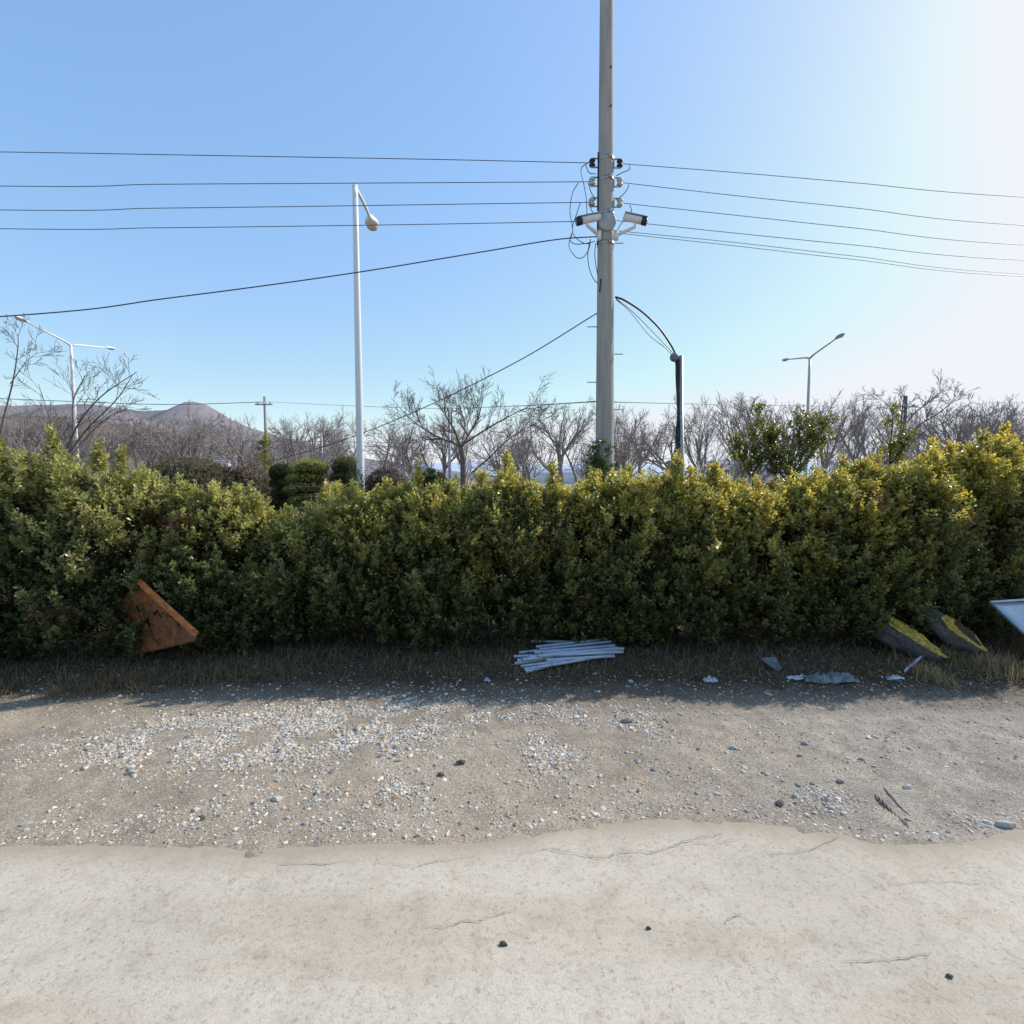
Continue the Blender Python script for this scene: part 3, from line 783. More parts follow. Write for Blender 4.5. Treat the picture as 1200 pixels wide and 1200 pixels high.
def limb_tree(label, y, base_px, trunk, limbs, mat, P, lvl_max=3, r=.1, twigs=8, k0=.62):
    b = at(*base_px, y); b[2] = 0
    root = thing('bare_tree', label, 'tree', b)
    out = []
    tp = [np.array([0, 0, -.14])] + [at(px, py, y + dy) - b for px, py, dy in trunk]
    tl = smooth_line(tp, 5); out.append((0, tl, np.linspace(r, r*.7, len(tl))))
    for lb, r0 in limbs:
        sl = smooth_line([at(px, py, y + dy) - b for px, py, dy in lb], 5)
        r0 *= k0; rad = np.linspace(r0, r0*.25, len(sl)); out.append((1, sl, rad))
        n = len(sl)
        for k in range(twigs):
            i = random.randrange(n//4, n); i = min(i, n-2)
            dd = sl[i+1]-sl[i]; dd /= np.linalg.norm(dd)
            a = np.cross(dd, RNG.normal(0, 1, 3)); a /= np.linalg.norm(a); ang = math.radians(random.uniform(25, 60))
            grow(out, sl[i], dd*math.cos(ang)+a*math.sin(ang), max(rad[i]*.5, P['rmin']), P['len']*random.uniform(.6, 1.2), 1, lvl_max, P)
    tree_parts(out, root, mat)
PL = dict(wig=.11, up=.05, kids=[0, 4, 4, 3], t0=[0, .2, .2, .2], ang=(22, 50), rr=.5, ll=[0, .6, .55, .5], rmin=.004, len=.75)
limb_tree('leaning bare tree with several thin grey limbs, before the left double lamp', 13, (58, 620), [(60,590,0)],
  [([(60,590,0),(72,545,0),(90,500,-.2),(118,465,-.4),(160,436,-.6)], .055), ([(62,580,0),(84,520,.2),(86,470,.4),(100,440,.5)], .05),
   ([(70,555,0),(95,520,.3),(125,490,.6),(150,478,.8)], .04), ([(58,585,0),(66,530,-.2),(58,490,-.3),(45,450,-.4)], .035),
   ([(68,550,0),(100,505,-.5),(135,470,-1),(155,440,-1.3)], .04)], M['bark'], PL, 3, .08, 7)
limb_tree('tall bare branch tree cut by the left picture edge', 12, (-12, 620), [(-8,560,0)],
  [([(-8,560,0),(2,500,0),(15,448,0),(21,408,0),(21,392,0)], .04), ([(12,450,0),(30,425,.2),(45,412,.3)], .02), ([(-6,540,0),(-30,470,0),(-50,400,0)], .04)], M['bark'], dict(PL, len=.5), 3, .07, 5)
PS = dict(wig=.12, up=.06, kids=[0, 6, 5, 4], t0=[0, .15, .2, .2], ang=(22, 52), rr=.55, ll=[0, .62, .55, .5], rmin=.006, len=1.0)
limb_tree('widely spreading dark bare tree in the middle, between lamp and utility pole', 20, (543, 600), [(543,560,0),(542,535,0),(540,524,0)],
  [([(540,524,0),(528,518,0),(512,514,.3),(494,516,.5)], .075), ([(540,524,0),(533,505,.2),(524,490,.3),(521,476,.4)], .08),
   ([(541,524,0),(550,508,-.3),(560,490,-.5),(566,468,-.6)], .07), ([(541,522,0),(570,503,-.2),(600,486,-.5),(625,474,-.8)], .06),
   ([(520,515,.2),(500,505,.4),(478,488,.6),(458,466,.8)], .05), ([(552,555,.3),(575,535,.4),(600,512,.5),(650,485,.7)], .06),
   ([(540,524,0),(545,500,.6),(540,480,1.),(538,472,1.2)], .05)], M['bark'], PS, 3, .13, 11, .72)
limb_tree('dark bare tree leaning out to the right behind golden hedge', 15, (1056, 600), [(1056,560,0),(1055,520,0)],
  [([(1055,520,0),(1056,495,0),(1058,475,0),(1060,462,0)], .06), ([(1056,522,0),(1075,500,-.2),(1100,484,-.4),(1122,466,-.6)], .05),
   ([(1056,512,0),(1068,488,.2),(1090,470,.4),(1110,452,.5)], .045), ([(1058,530,0),(1080,508,.3),(1112,492,.5),(1140,470,.8)], .045),
   ([(1057,505,0),(1045,480,.3),(1030,465,.5)], .035)], M['bark'], dict(PL, len=.5), 3, .085, 8)

# ------------------------------------------------------------------ utility pole
UY = 9.5
ub = at(710, 530, UY); ub[2] = 0
ut = at(711, 0, UY)
up_ = thing('utility_pole', 'tall round concrete utility pole carrying wires, standing behind the hedge', 'utility pole', ub)
PH = 12.2
def pole_r(z): return .186 - (z/75)*.47
lean = (ut[0] - ub[0]) / ut[2]
MB().tube([(lean*z, 0, z) for z in np.linspace(-.1, PH, 14)], [pole_r(z) for z in np.linspace(-.1, PH, 14)], 40).build('shaft', M['pole'], up_)
def pz(py): return at(710, py, UY)[2]
for py in (188, 212, 252, 287):
    z = pz(py)
    MB().tube([(lean*z, 0, z-.03), (lean*z, 0, z+.03)], pole_r(z)+.008, 40).box((lean*z+.05, -pole_r(z)-.02, z), (.06, .05, .05)).build('clamp_band', M['steel'], up_)
for px, py in ((694,383),(694,448),(722,415),(722,480),(728,285)):
    z = pz(py); s_ = 1 if px > 710 else -1; x0 = lean*z + s_*(pole_r(z)-.02)
    MB().tube([(x0, 0, z), (x0 + s_*.19, 0, z), (x0+s_*.19, 0, z+.025)], .009, 6).build('step_bolt', M['steel'], up_)
for py in (85, 130):
    z = pz(py); MB().tube([(lean*z+.06, -pole_r(z)+.01, z), (lean*z+.06, -pole_r(z)-.012, z)], .016, 8).build('bolt_hole', M['black'], up_)
INS = []
for k, py in enumerate((191, 213, 237)):
    for s_ in (-1, 1):
        z = pz(py) - (.0 if s_ < 0 else .01); x0 = lean*z + s_*pole_r(z)
        bk = MB().box((x0 + s_*.06, 0, z+.075), (.14, .035, .008)).box((x0 + s_*.06, 0, z-.075), (.14, .035, .008)).box((x0 + s_*.006, 0, z), (.012, .05, .17)).tube([(x0+s_*.11, 0, z-.09), (x0+s_*.11, 0, z+.09)], .008, 6)
        bk.build('shackle', M['steel'], up_)
        MB().lathe((x0 + s_*.11, 0, z-.062), (0, 0, 1), [(0,.03),(.008,.05),(.03,.058),(.048,.04),(.062,.03),(.076,.04),(.094,.058),(.116,.05),(.124,.03)], 16).build('insulator', M['black'] if k == 0 else M['porcelain'], up_)
        INS.append(np.array([ub[0] + x0 + s_*.11, UY, z]))
# riser, round junction plate, jumpers
z0, z1 = pz(288), pz(180)
MB().tube([(lean*z - pole_r(z) - .012, -.04, z) for z in np.linspace(z0, z1, 6)], .012, 6).build('riser_conduit', M['black'], up_)
zc = pz(265)
MB().lathe((lean*zc, -pole_r(zc)-.045, zc), (0, 1, 0), [(0,.0),(.0,.14),(.012,.155),(.05,.155)], 24).build('round_cover', M['round_cover'], up_)
def loc_px(px, py, dy=-.05): return at(px, py, UY + dy) - ub
jump = [[(690,190),(681,198),(684,215),(687,232),(688,252)], [(678,214),(671,226),(668,246),(670,262),(671,272),(667,284),(668,292),(676,302),(684,301),(690,292),(692,282)],
        [(680,238),(676,250),(671,266),(673,276),(682,284),(692,286)], [(686,192),(690,202),(698,204)], [(689,214),(693,226),(698,234)], [(690,238),(694,248),(699,252)],
        [(671,272),(668,281),(674,286),(688,285),(697,283)], [(692,280),(689,296),(690,312),(695,326),(701,333)], [(698,285),(697,300),(699,315),(701,325)],
        [(737,192),(738,198),(730,202),(722,206)], [(737,216),(735,222),(729,229),(722,234)], [(738,240),(740,247),(736,254),(728,262),(722,272)]]
for j in jump:
    pts = smooth_line([loc_px(px, py, -.06 + .02*k) for k, (px, py) in enumerate(j)], 6)
    MB().tube(pts, .0075, 5).build('jumper_cable', M['wire'], up_)
MB().tube(smooth_line([(lean*pz(400)-pole_r(pz(400))*.75, -.13, pz(330)), (lean*pz(400)-pole_r(3)*.8, -.12, pz(345))], 4), .012, 6).build('cable_clip', M['black'], up_)
vine('green ivy climbing the left foot of the concrete utility pole', ub, .19, .19, 2.0, 3.15, 260, .13)
vine('ivy patches around the foot of the white single-arm lamp', at(421, 575, 11), .1, .1, 1.9, 2.9, 40, .05)

# security cameras on the pole
def sec_camera(label, a, bk, foot, elbow):
    a3, b3 = at(*a, UY-.3), at(*bk, UY-.2)
    root = thing('security_camera', label, 'security camera', at(*foot, UY-.15), 'security cameras on the utility pole'); o = np.array(root.location)
    d = b3 - a3; ln_ = np.linalg.norm(d); d /= ln_
    MB().lathe(a3 - o + d*.05, d, [(0,.055),(.004,.062),(ln_-.1,.062),(ln_-.05,.058),(ln_-.05,.02)], 16).build('housing', M['camera_white'], root)
    MB().lathe(a3 - o, d, [(0,.05),(.0,.068),(.085,.068),(.085,.05)], 16).build('lens_hood', M['black'], root)
    MB().lathe(a3 - o - d*.004, d, [(0,.0),(.0,.04),(.004,.04)], 16).build('lens', M['darkglass'], root)
    up3 = np.array([0, 0, .066]); R = np.stack([d, np.cross(np.array([0,0,1.]), d), np.cross(d, np.cross(np.array([0,0,1.]), d))], 1)
    R[:, 1] /= np.linalg.norm(R[:, 1]); R[:, 2] = np.cross(R[:, 0], R[:, 1])
    MB().box(a3 - o + d*(ln_*.5) + R[:, 2]*.067, (ln_*.98, .12, .006), R).build('sun_shield', M['steel'], root)
    e3, f3 = at(*elbow, UY-.25), at(*foot, UY-.15)
    top = e3 + np.array([0, 0, .13])
    MB().tube([top - o, e3 - o, f3 - o], [.024, .028, .03], 8).box(f3 - o, (.07, .07, .16)).build('bracket', M['camera_white'], root)
sec_camera('white bullet security camera pointing left off the utility pole', (676,260), (703,254), (702,276), (688,264))
sec_camera('white bullet security camera pointing right off the utility pole', (758,260), (731,254), (722,276), (744,266))

# ------------------------------------------------------------------ wires
def wire(label, pts, r, mat='wire', name='overhead_wire', group=None):
    b = np.asarray(pts[0], float)
    o = MB().tube([p - b for p in smooth_line(pts, 10)], r, 6).build(name, M[mat], None, True, loc=b)
    return tag(o, label, 'wire' if 'wire' in name else 'cable', group)
def lw(label, k, ys_, r=.0062):
    s_ = INS[k*2] if k < 3 else None
    st = s_ if s_ is not None else at(700, 259, UY)
    pts = [st] + [at(px, py, UY) for px, py in ys_]
    e = pts[-1]; sl = (pts[-1] - pts[-2])/np.linalg.norm(pts[-1]-pts[-2])
    pts += [e + np.array([-12, .3, .35]), e + np.array([-28, .6, 1.6])]
    wire(label, pts, r, group='overhead wires on the utility pole')
lw('top overhead wire running left from utility pole', 0, [(520,187),(350,184),(180,181),(0,178)])
lw('second overhead wire from top, running left past lamp head', 1, [(520,214),(350,215),(180,216),(0,218)])
lw('third overhead wire from top on the left side', 2, [(520,239.5),(350,242),(180,244),(0,246)])
lw('lowest of four parallel overhead wires on the left side', 3, [(520,262.5),(350,265),(180,267),(0,268)])
def rw(label, start, ys_, r=.0055):
    pts = [start] + [at(px, py, y) for px, py, y in ys_]
    e = pts[-1]; pts += [e + np.array([10, .8, .0]), e + np.array([26, 2, 1.3])]
    wire(label, pts, r, 'wire_pale', group='overhead wires on the utility pole')
rw('top overhead wire running right from utility pole', INS[1], [(860,202,9.6),(1000,214,9.8),(1200,231,10.2)])
rw('second overhead wire from top on the right side', INS[3], [(860,229,9.6),(1000,243.5,9.8),(1200,264,10.2)])
rw('third overhead wire from top on the right side', INS[5], [(860,252,9.6),(1000,267,9.8),(1200,287,10.2)])
rw('fourth overhead wire on the right, leaving at camera height', at(718,258,UY), [(860,273,9.6),(1000,287,9.8),(1200,305,10.2)])
rw('upper of the paired lowest wires on the right side', at(718,270,UY), [(860,284,9.6),(1000,300,9.8),(1200,321,10.2)], .0048)
rw('lower of the paired lowest wires on the right side', at(718,272.5,UY), [(860,288,9.6),(1000,304,9.8),(1200,324,10.2)], .0048)
wire('thick communication cable sloping down left from the camera bracket', [at(705,277,UY), at(650,281,UY), at(560,296,UY), at(400,322,UY-.2), at(200,349,UY-.5), at(0,371,UY-.8), at(0,371,UY-.8)+np.array([-9,-.6,-.7])], .010, name='overhead_cable')
wire('guy wire sloping from utility pole down behind the left hedge', [at(703,365,UY), at(600,427,10.6), at(480,485,12), at(380,523,13.4), at(270,553,15.2), at(230,562,16)], .010, name='guy_wire')

# short steel pole with bundled black cables
sb = at(803, 545, 10); sb[2] = 0; stp = at(797.5, 417, 10)
sp = thing('short_pole', 'short grey steel pole wrapped with black cables right of utility pole', 'pole', sb)
MB().tube([(0, 0, -.1), stp - sb], [.06, .05], 14).build('shaft', M['steel'], sp)
tl = [(stp - sb)*t for t in np.linspace(1, .0, 14)]
for k in range(3):
    MB().tube(smooth_line([p + np.array([-.05 - .012*k + random.gauss(0, .012), -.03 + .015*k, 0]) for p in tl], 4), .020 - .004*k, 6).build('black_cable', M['black'], sp)
MB().tube(smooth_line([at(px, py, 9.95) - sb for px, py in ((791,422),(793,440),(796,470),(794,505),(799,530))], 5), .006, 5).build('thin_cable', M['wire'], sp)
c0 = at(790, 419, 9.95) - sb
MB().lathe(c0 + np.array([0, -.07, 0]), (0, 1, 0), [(0,.0),(0,.05),(.02,.075),(.07,.085),(.11,.06),(.12,.02)], 16).build('junction_box', M['greyboard'], sp)
wire('thick black cable arching from utility pole to the short pole', [at(721,348,UY), at(732,352,UY+.05), at(752,365,UY+.2), at(772,384,UY+.3), at(786,404,UY+.4), at(793,418,10)], .018, 'black', 'arched_cable')
wire('upper thin cable under the thick arched cable', [at(722,350,UY), at(742,366,UY+.15), at(765,389,UY+.3), at(791,416,10)], .007, 'black', 'thin_cable')
wire('lower thin cable under the thick arched cable', [at(722,351,UY), at(738,365,UY+.15), at(760,392,UY+.3), at(780,408,UY+.4), at(790,419,10)], .006, 'black', 'thin_cable')

# ------------------------------------------------------------------ street lamps
lt = at(416, 217, 11); lb_ = lt.copy(); lb_[2] = 0
lp = thing('street_lamp', 'white single-arm street lamp post behind the hedge with peeling foot', 'street lamp', lb_)
MB().tube([(0, 0, z) for z in np.linspace(-.1, lt[2], 10)], np.linspace(.095, .055, 10), 18).build('post', M['lamp_pole'], lp)
MB().tube([(0,0,-.1),(0,0,.35)], .14, 16).build('base_sleeve', M['galv'], lp)
hd_ = at(434, 256, 12.7) - lb_; t0 = np.array([0, 0, lt[2]-.06])
MB().tube(smooth_line([t0 - np.array([0,.0,.25]), t0, t0*.45 + hd_*.55 + np.array([0,0,.05]), hd_], 5), np.linspace(.045, .032, 16), 10).build('arm', M['galv'], lp)
def lamp_head(parent, p, d, L_, wd, h, mat='galv'):
    d = np.asarray(d, float); d /= np.linalg.norm(d)
    R = np.array([0, 0, 1.]); sd_ = np.cross(d, R); sd_ /= np.linalg.norm(sd_); u_ = np.cross(sd_, d)
    V_, F_ = [], []; n, m = 14, 9
    for i in range(m):
        t = i/(m-1); w_ = wd*math.sin(PI*min(.97, .12 + .85*t))**.6 * (.35 + .65*min(1, t*2.2)); hh = h*math.sin(PI*min(.96, .15+.8*t))**.6
        for k in range(n):
            a = 2*PI*k/n; z = math.sin(a)*hh*(1 if math.sin(a) > 0 else .55)
            V_.append(np.asarray(p) + d*L_*t + sd_*w_*math.cos(a)/1 + u_*z)
    for i in range(m-1):
        for k in range(n): F_.append((i*n+k, i*n+(k+1)%n, (i+1)*n+(k+1)%n, (i+1)*n+k))
    F_.append(tuple(range(n))[::-1]); F_.append(tuple((m-1)*n+k for k in range(n)))
    hdm = mesh('lamp_head', V_, F_, M[mat], parent, True)
    V_, F_ = [], []
    for i in range(7):
        t = i/6
        for k in range(12):
            a = 2*PI*k/12; r = math.sin(t*PI/2)
            V_.append(np.asarray(p) + d*L_*(.62 + .28*r*math.cos(a)) + sd_*wd*.78*r*math.sin(a) - u_*(h*.45 + h*.55*math.cos(t*PI/2)))
    for i in range(6):
        for k in range(12): F_.append((i*12+k, (i+1)*12+k, (i+1)*12+(k+1)%12, i*12+(k+1)%12))
    mesh('lamp_lens', V_, F_, M['glass'], hdm, True)
dd = hd_ - t0; dd[2] = -.02
lamp_head(lp, hd_ - np.array([0, .1, 0]), dd, .62, .17, .13)

def double_lamp(label, x, y, H, half, rise, mat):
    root = thing('double_street_lamp', label, 'street lamp', (x, y, -.1), 'double-arm highway lamps')
    MB().tube([(0, 0, z) for z in np.linspace(0, H - rise, 8)], np.linspace(.125, .065, 8), 14).build('post', M[mat], root)
    for s_ in (-1, 1):
        p1 = np.array([0, s_*half, H + .1])
        MB().tube([(0, 0, H-rise-.05), (0, s_*.4, H - rise + .09), p1], [.06, .052, .036], 10).build('arm', M[mat], root)
        lamp_head(root, p1 - np.array([0, s_*.15, .02]), (0, s_, .14), .8, .17, .10, mat)
double_lamp('white double-arm highway lamp at the left above the bare leaning tree', -24.6, 29.1, 10.4, 2.6, .38, 'galv')
double_lamp('grey double-arm highway lamp at the right above young shrubs', 18.4, 32.2, 10.4, 2.6, .38, 'galv_far')

# distant poles, wires, buildings
def far_pole(label, px, topy, y, arm, mat, r=.14):
    b = at(px, 560, y); root = thing('distant_pole', label, 'utility pole', (b[0], y, -.12)); zt = at(px, topy, y)[2]
    MB().tube([(0,0,0),(0,0,zt)], [r*1.2, r*.8], 10).build('shaft', M[mat], root)
    if arm:
        MB().box((0, -.15, zt-arm), (1.4 if arm > .3 else .9, .1, .1)).build('crossarm', M['steel'], root)
        for s_ in (-.5, .0, .5):
            MB().lathe((s_*(1 if arm > .3 else .7), -.15, zt-arm+.05), (0,0,1), [(0,.03),(.06,.06),(.12,.05),(.18,.03)], 8).build('insulator', M['porcelain'], root)
    return np.array([b[0], y, zt - .12])
fp = far_pole('distant concrete pole with small crossarm left of the topiary', 313, 463, 42, .65, 'pole', .12)
far_pole('thin pale distant post behind the spreading bare tree', 527, 478, 45, 0, 'galv_far', .13)
far_pole('dark distant pole with crossarm behind the right leaning tree', 1057, 462, 38, .8, 'bark', .13)
far_pole('thin white distant post right of the white street lamp', 378, 505, 48, 0, 'galv_far', .09)
wire('thin wire from distant pole to the left picture edge', [at(312,471,42), at(200,474,42), at(100,471,42), at(0,467,42), at(-90,462,42)], .028, 'wire_far')
wire('thin wire sagging from distant pole to utility pole', [at(314,471,42), at(400,475,34), at(500,478.5,26), at(600,476,17), at(700,470.5,UY)], .012, 'wire_far')
wire('thin low wire going right from behind the utility pole', [at(716,471,UY), at(800,473,14), at(900,475,20), at(1050,475,27), at(1250,470,34)], .010, 'wire_far')
wire('faint far wire crossing behind the white lamp at mid height', [at(180,522,36), at(300,524,36), at(420,523,36), at(540,527,36)], .016, 'wire_far')
wire('faint lower far wire before the mountain foot', [at(230,519,40), at(330,517,40), at(430,518,40), at(560,520,40)], .016, 'wire_far')

def building(name, label, px, y, w_, d_, h_, roof, nwin):
    b = at(px, 560, y); root = thing(name, label, 'building', (b[0], y, -.12))
    MB().box((0, 0, h_/2), (w_, d_, h_)).build('wall', M['white_wall'], root, False)
    hw_, hd2 = w_/2+.3, d_/2+.3
    V_ = [(-hw_,-hd2,h_+.02),(hw_,-hd2,h_+.02),(hw_,hd2,h_+.02),(-hw_,hd2,h_+.02),(-hw_,0,h_+roof),(hw_,0,h_+roof)]
    mesh('roof', V_, [(0,1,5,4),(2,3,4,5),(0,4,3),(1,2,5),(0,3,2,1)], M['blue_roof'], root)
    for k in range(nwin):
        x = -w_/2 + w_*(k+.5)/nwin
        MB().box((x, -d_/2-.03, h_*.6), (w_/nwin*.5, .06, h_*.25)).build('window', M['dark_window'], root, False)
building('apartment_block', 'small white distant block left of the brown clipped bush', 263, 260, 9, 8, 11, .4, 3)
building('warehouse', 'long low white distant warehouse seen between trees in the middle', 655, 240, 40, 14, 5, 2, 0)
building('warehouse', 'low white distant warehouse right of the cable-wrapped pole', 868, 230, 26, 14, 8.5, 2.2, 4)

# ------------------------------------------------------------------ things on the ground
def sz(x, y): return float(shoulder_z(np.array([x, y]).reshape(2, 1)[0], np.array([y]))[0])
def g3(px, py, up=0.):
    p = gnd(px, py); p[2] = sz(p[0], p[1]) + up; return p
# pipes
pipes = [((622,755),(688,757),.05),((628,762),(712,753),.10),((632,765),(716,756),.12),((626,769),(720,760),.14),((630,773),(724,763),.15),
         ((620,774),(722,766),.12),((602,774),(700,769),.05),((634,773),(730,768),.12),((606,778),(716,770),.06),((612,777),(726,764),.10),((603,781),(690,772),.03),
         ((610,784),(712,773),.05),((614,787),(708,774),.05),((616,790),(660,779),.02),((608,770),(690,760),.03),((640,777),(720,773),.09),((636,770),(731,764),.13)]
order = []
special = {0: 'greyish pipe at the back of the pile, sloping down to right', 13: 'shortest pale pipe sticking out at the pile front left', 6: 'pale pipe reaching furthest left out of the pile'}
for k, (a, b, up) in enumerate(pipes):
    p, q = gnd(*a), gnd(*b); p[2] = sz(p[0], p[1]); q[2] = sz(q[0], q[1])
    # lift while keeping the pixel position sensible
    s_ = 1 - up*.45
    p = np.array([p[0]*(1 - up*.28), p[1]*(1 - up*.28), p[2] + up*.6 + .02]); q = np.array([q[0]*(1 - up*.28), q[1]*(1 - up*.28), q[2] + up*.6 + .02])
    r = .020 if k not in (3, 9) else .024
    c = (p + q)/2
    root = thing('plastic_pipe', special.get(k, 'thin pale blue-white pipe lying in the pile under the hedge'), 'pipe', c, 'pale pipes in the pile')
    MB().tube([p - c, q - c], r, 12).build('pipe_wall', M['pipe'], root)
    d = (q - p)/np.linalg.norm(q - p)
    MB().tube([p - c - d*.003, p - c + d*.01], r*.78, 12).build('pipe_bore', M['hollow'], root)

# rusty plate leaning in the hedge foot
ra, rb, rc, rd, re_ = at(163,679,6.62), at(232,742,6.4), at(227,752,6.38), at(150,770,6.9), at(126,722,7.2)
rr_ = thing('rusty_plate', 'rusty orange-brown steel plate with pointed top leaning in hedge foot', 'metal plate', (rd + rb)/2); o_ = np.array(rr_.location)
poly = [ra, rb, rc, rd, re_]
cen = sum(poly)/5
def subdiv_plate():
    V_, F_ = [], []; rings = 8; per = 60
    pts = []
    for k in range(5):
        p, q = poly[k], poly[(k+1) % 5]
        for j in range(12): pts.append(p + (q-p)*j/12)
    for i in range(rings + 1):
        for p in pts:
            t = i/rings; v = cen + (p - cen)*max(t, .02)
            v = v + np.array([0, .035*nz(v[0], v[2], 0, 3.) , 0]) + (RNG.normal(0, .006, 3) if i == rings else 0)
            V_.append(v - o_)
    for i in range(rings):
        for k in range(per):
            F_.append((i*per+k, i*per+(k+1)%per, (i+1)*per+(k+1)%per, (i+1)*per+k))
    return V_, F_
V_, F_ = subdiv_plate(); pm = mesh('plate', V_, F_, M['rust_plate'], rr_, True)
so = pm.modifiers.new('thickness', 'SOLIDIFY'); so.thickness = .006
fl = MB(); nn_ = np.cross(rb - ra, rd - ra); nn_ /= np.linalg.norm(nn_); nn_ = nn_ if nn_[1] < 0 else -nn_
inn = (cen - (ra+rb)/2); inn /= np.linalg.norm(inn)
dl = (rb - ra)/np.linalg.norm(rb - ra)
Rm = np.stack([dl, inn - dl*np.dot(inn, dl), nn_], 1); Rm[:, 1] /= np.linalg.norm(Rm[:, 1]); Rm[:, 2] = np.cross(Rm[:, 0], Rm[:, 1])
fl.box((ra+rb)/2 - o_ + inn*.035, (np.linalg.norm(rb-ra), .085, .03), Rm).build('folded_edge', M['rust_edge'], rr_, False)

# pale sheet at the right edge
A0 = at(1160, 706, 6.9)
sh = thing('metal_sheet', 'pale blue-grey metal sheet propped up at the right picture edge', 'metal sheet', (7.3, 6.5, 0)); o_ = np.array(sh.location)
top2 = A0 + np.array([1.5, .25, .02]); bot1 = np.array([A0[0] + .50, 6.35, .03]); bot2 = bot1 + np.array([1.55, .2, 0])
Vs = []; Fs_ = []
for i in range(9):
    for j in range(13):
        p = (A0*(1-j/12) + top2*j/12)*(1-i/8) + (bot1*(1-j/12) + bot2*j/12)*i/8
        Vs.append(p - o_ + np.array([0, .015*nz(p[0], p[2], 0, 2.5), .01*nz(p[0], p[2], 4, 3)]))
for i in range(8):
    for j in range(12): Fs_.append((i*13+j, (i+1)*13+j, (i+1)*13+j+1, i*13+j+1))
s1 = mesh('sheet_face', Vs, Fs_, M['sheet'], sh, True); sm = s1.modifiers.new('thickness', 'SOLIDIFY'); sm.thickness = .02
MB().tube([A0 - o_ + np.array([0,-.012,.012]), top2 - o_ + np.array([0,-.012,.012])], .016, 8).build('top_rim', M['plastic_white'], sh)
MB().tube([A0 - o_ + np.array([-.008,-.012,.0]), bot1 - o_ + np.array([-.008,-.012,.0])], .014, 8).build('side_rim', M['greyboard'], sh)
MB().tube([(A0+top2)/2 - o_ + np.array([0,.03,-.05]), (A0+top2)/2*np.array([1,1,0]) - o_ + np.array([.1,.5,0])], .02, 8).build('prop_stick', M['steel'], sh)

# dark sacks with mustard lining
def sack(label, tail, mouth, r, seed, hollow):
    root = thing('dark_sack', label, 'sack', (mouth[0], mouth[1], 0), 'dark sacks under the hedge'); o_ = np.array(root.location)
    tail = tail - (mouth - tail)*.3; d = mouth - tail; ln_ = np.linalg.norm(d); d /= ln_
    s_ = np.cross(d, np.array([0, 0, 1.])); s_ /= np.linalg.norm(s_); u_ = np.cross(s_, d)
    n, m = 32, 22
    def ringpt(t, a, k=1.):
        w_ = r*(.55 + .6*math.sin(PI*min(1, .15+.75*t)))*(1 - .38*max(0, t-.72)/.28) * k
        h_ = w_*.72
        f = 1 + .26*nz(math.cos(a)*1.1 + seed, math.sin(a)*1.1, t*3, 1.2) + .13*nz(math.cos(a)*2 + seed, math.sin(a)*2, t*8, 1.6)
        return tail + d*ln_*t + s_*math.cos(a)*w_*f + u_*(math.sin(a)*h_*f)
    V_ = []; F_ = []
    for i in range(m):
        for k in range(n): V_.append(ringpt(i/(m-1), 2*PI*k/n) - o_)
    for i in range(m-1):
        for k in range(n): F_.append((i*n+k, i*n+(k+1)%n, (i+1)*n+(k+1)%n, (i+1)*n+k))
    F_.append(tuple(range(n))[::-1]); F_.append(tuple((m-1)*n+k for k in range(n)))
    mesh('sack_body', V_, F_, M['sack'], root, True)
    def strip(t0_, t1_, a0_, a1_, k, name, mat):
        V_, F_ = [], []; I, J = 22, 12
        for i in range(I):
            t = t0_ + (t1_-t0_)*i/(I-1)
            for j in range(J):
                a = a0_ + (a1_-a0_)*j/(J-1); taper = math.sin(PI*(.08+.9*i/(I-1)))**.5
                a = (a0_+a1_)/2 + (a-(a0_+a1_)/2)*taper*(1+.2*nz(t*9, seed, j*.1))
                V_.append(ringpt(min(t, 1), a, k*(1+.05*nz(t*14, a*5, seed))) + d*max(0, t-1)*ln_ - o_)
        for i in range(I-1):
            for j in range(J-1): F_.append((i*J+j, (i+1)*J+j, (i+1)*J+j+1, i*J+j+1))
        return mesh(name, V_, F_, M[mat], root, True)
    strip(.30, 1.05, .55, 2.3, 1.06, 'mustard_flap', 'lining')
    if hollow: strip(.48, .95, .95, 1.75, 1.10, 'dark_opening', 'hole')
sack('dark grey sack with mustard flap under hedge, the left one', at(1030,733,7.25), at(1103,773,6.75), .21, 1.3, False)
sack('dark sack with hollow mustard mouth nearer the metal sheet', at(1094,727,7.25), at(1149,764,6.8), .20, 5.1, True)

# litter
def crumple(name, label, px, py, w_, d_, h_, mat, seed, cat='litter', rot=0., n=22, m=14):
    c = g3(px, py); V_, F_ = [], []
    for i in range(m):
        for j in range(n):
            u, v = j/(n-1)-.5, i/(m-1)-.5
            x = u*w_*(1+.3*nz(v*4, seed, 0)); y = v*d_*(1+.35*nz(u*4, seed, 3))
            edge_ = min(1, 4*(.5-abs(u)), 4*(.5-abs(v)))
            z = .008 + h_*(.5+1.1*nz(u*5, v*5, seed, 1.3)+.7*nz(u*12, v*12, seed)+.4*nz(u*25, v*25, seed))*(.3+.7*edge_)
            X_, Y_ = x*math.cos(rot)-y*math.sin(rot), x*math.sin(rot)+y*math.cos(rot)
            V_.append((X_, Y_, max(.004, z) + sz(c[0]+X_, c[1]+Y_) - c[2]))
    for i in range(m-1):
        for j in range(n-1): F_.append((i*n+j, i*n+j+1, (i+1)*n+j+1, (i+1)*n+j))
    return tag(mesh(name, V_, F_, M[mat], None, False, loc=c), label, cat)
crumple('plastic_sheet', 'crumpled grey-white plastic sheet on shadow edge left of the sacks', 972, 797, .62, .2, .09, 'tarp', 2.2)
crumple('plastic_scrap', 'narrow white plastic scrap trailing left of the crumpled sheet', 935, 795, .26, .07, .04, 'plastic_white', 8.1)
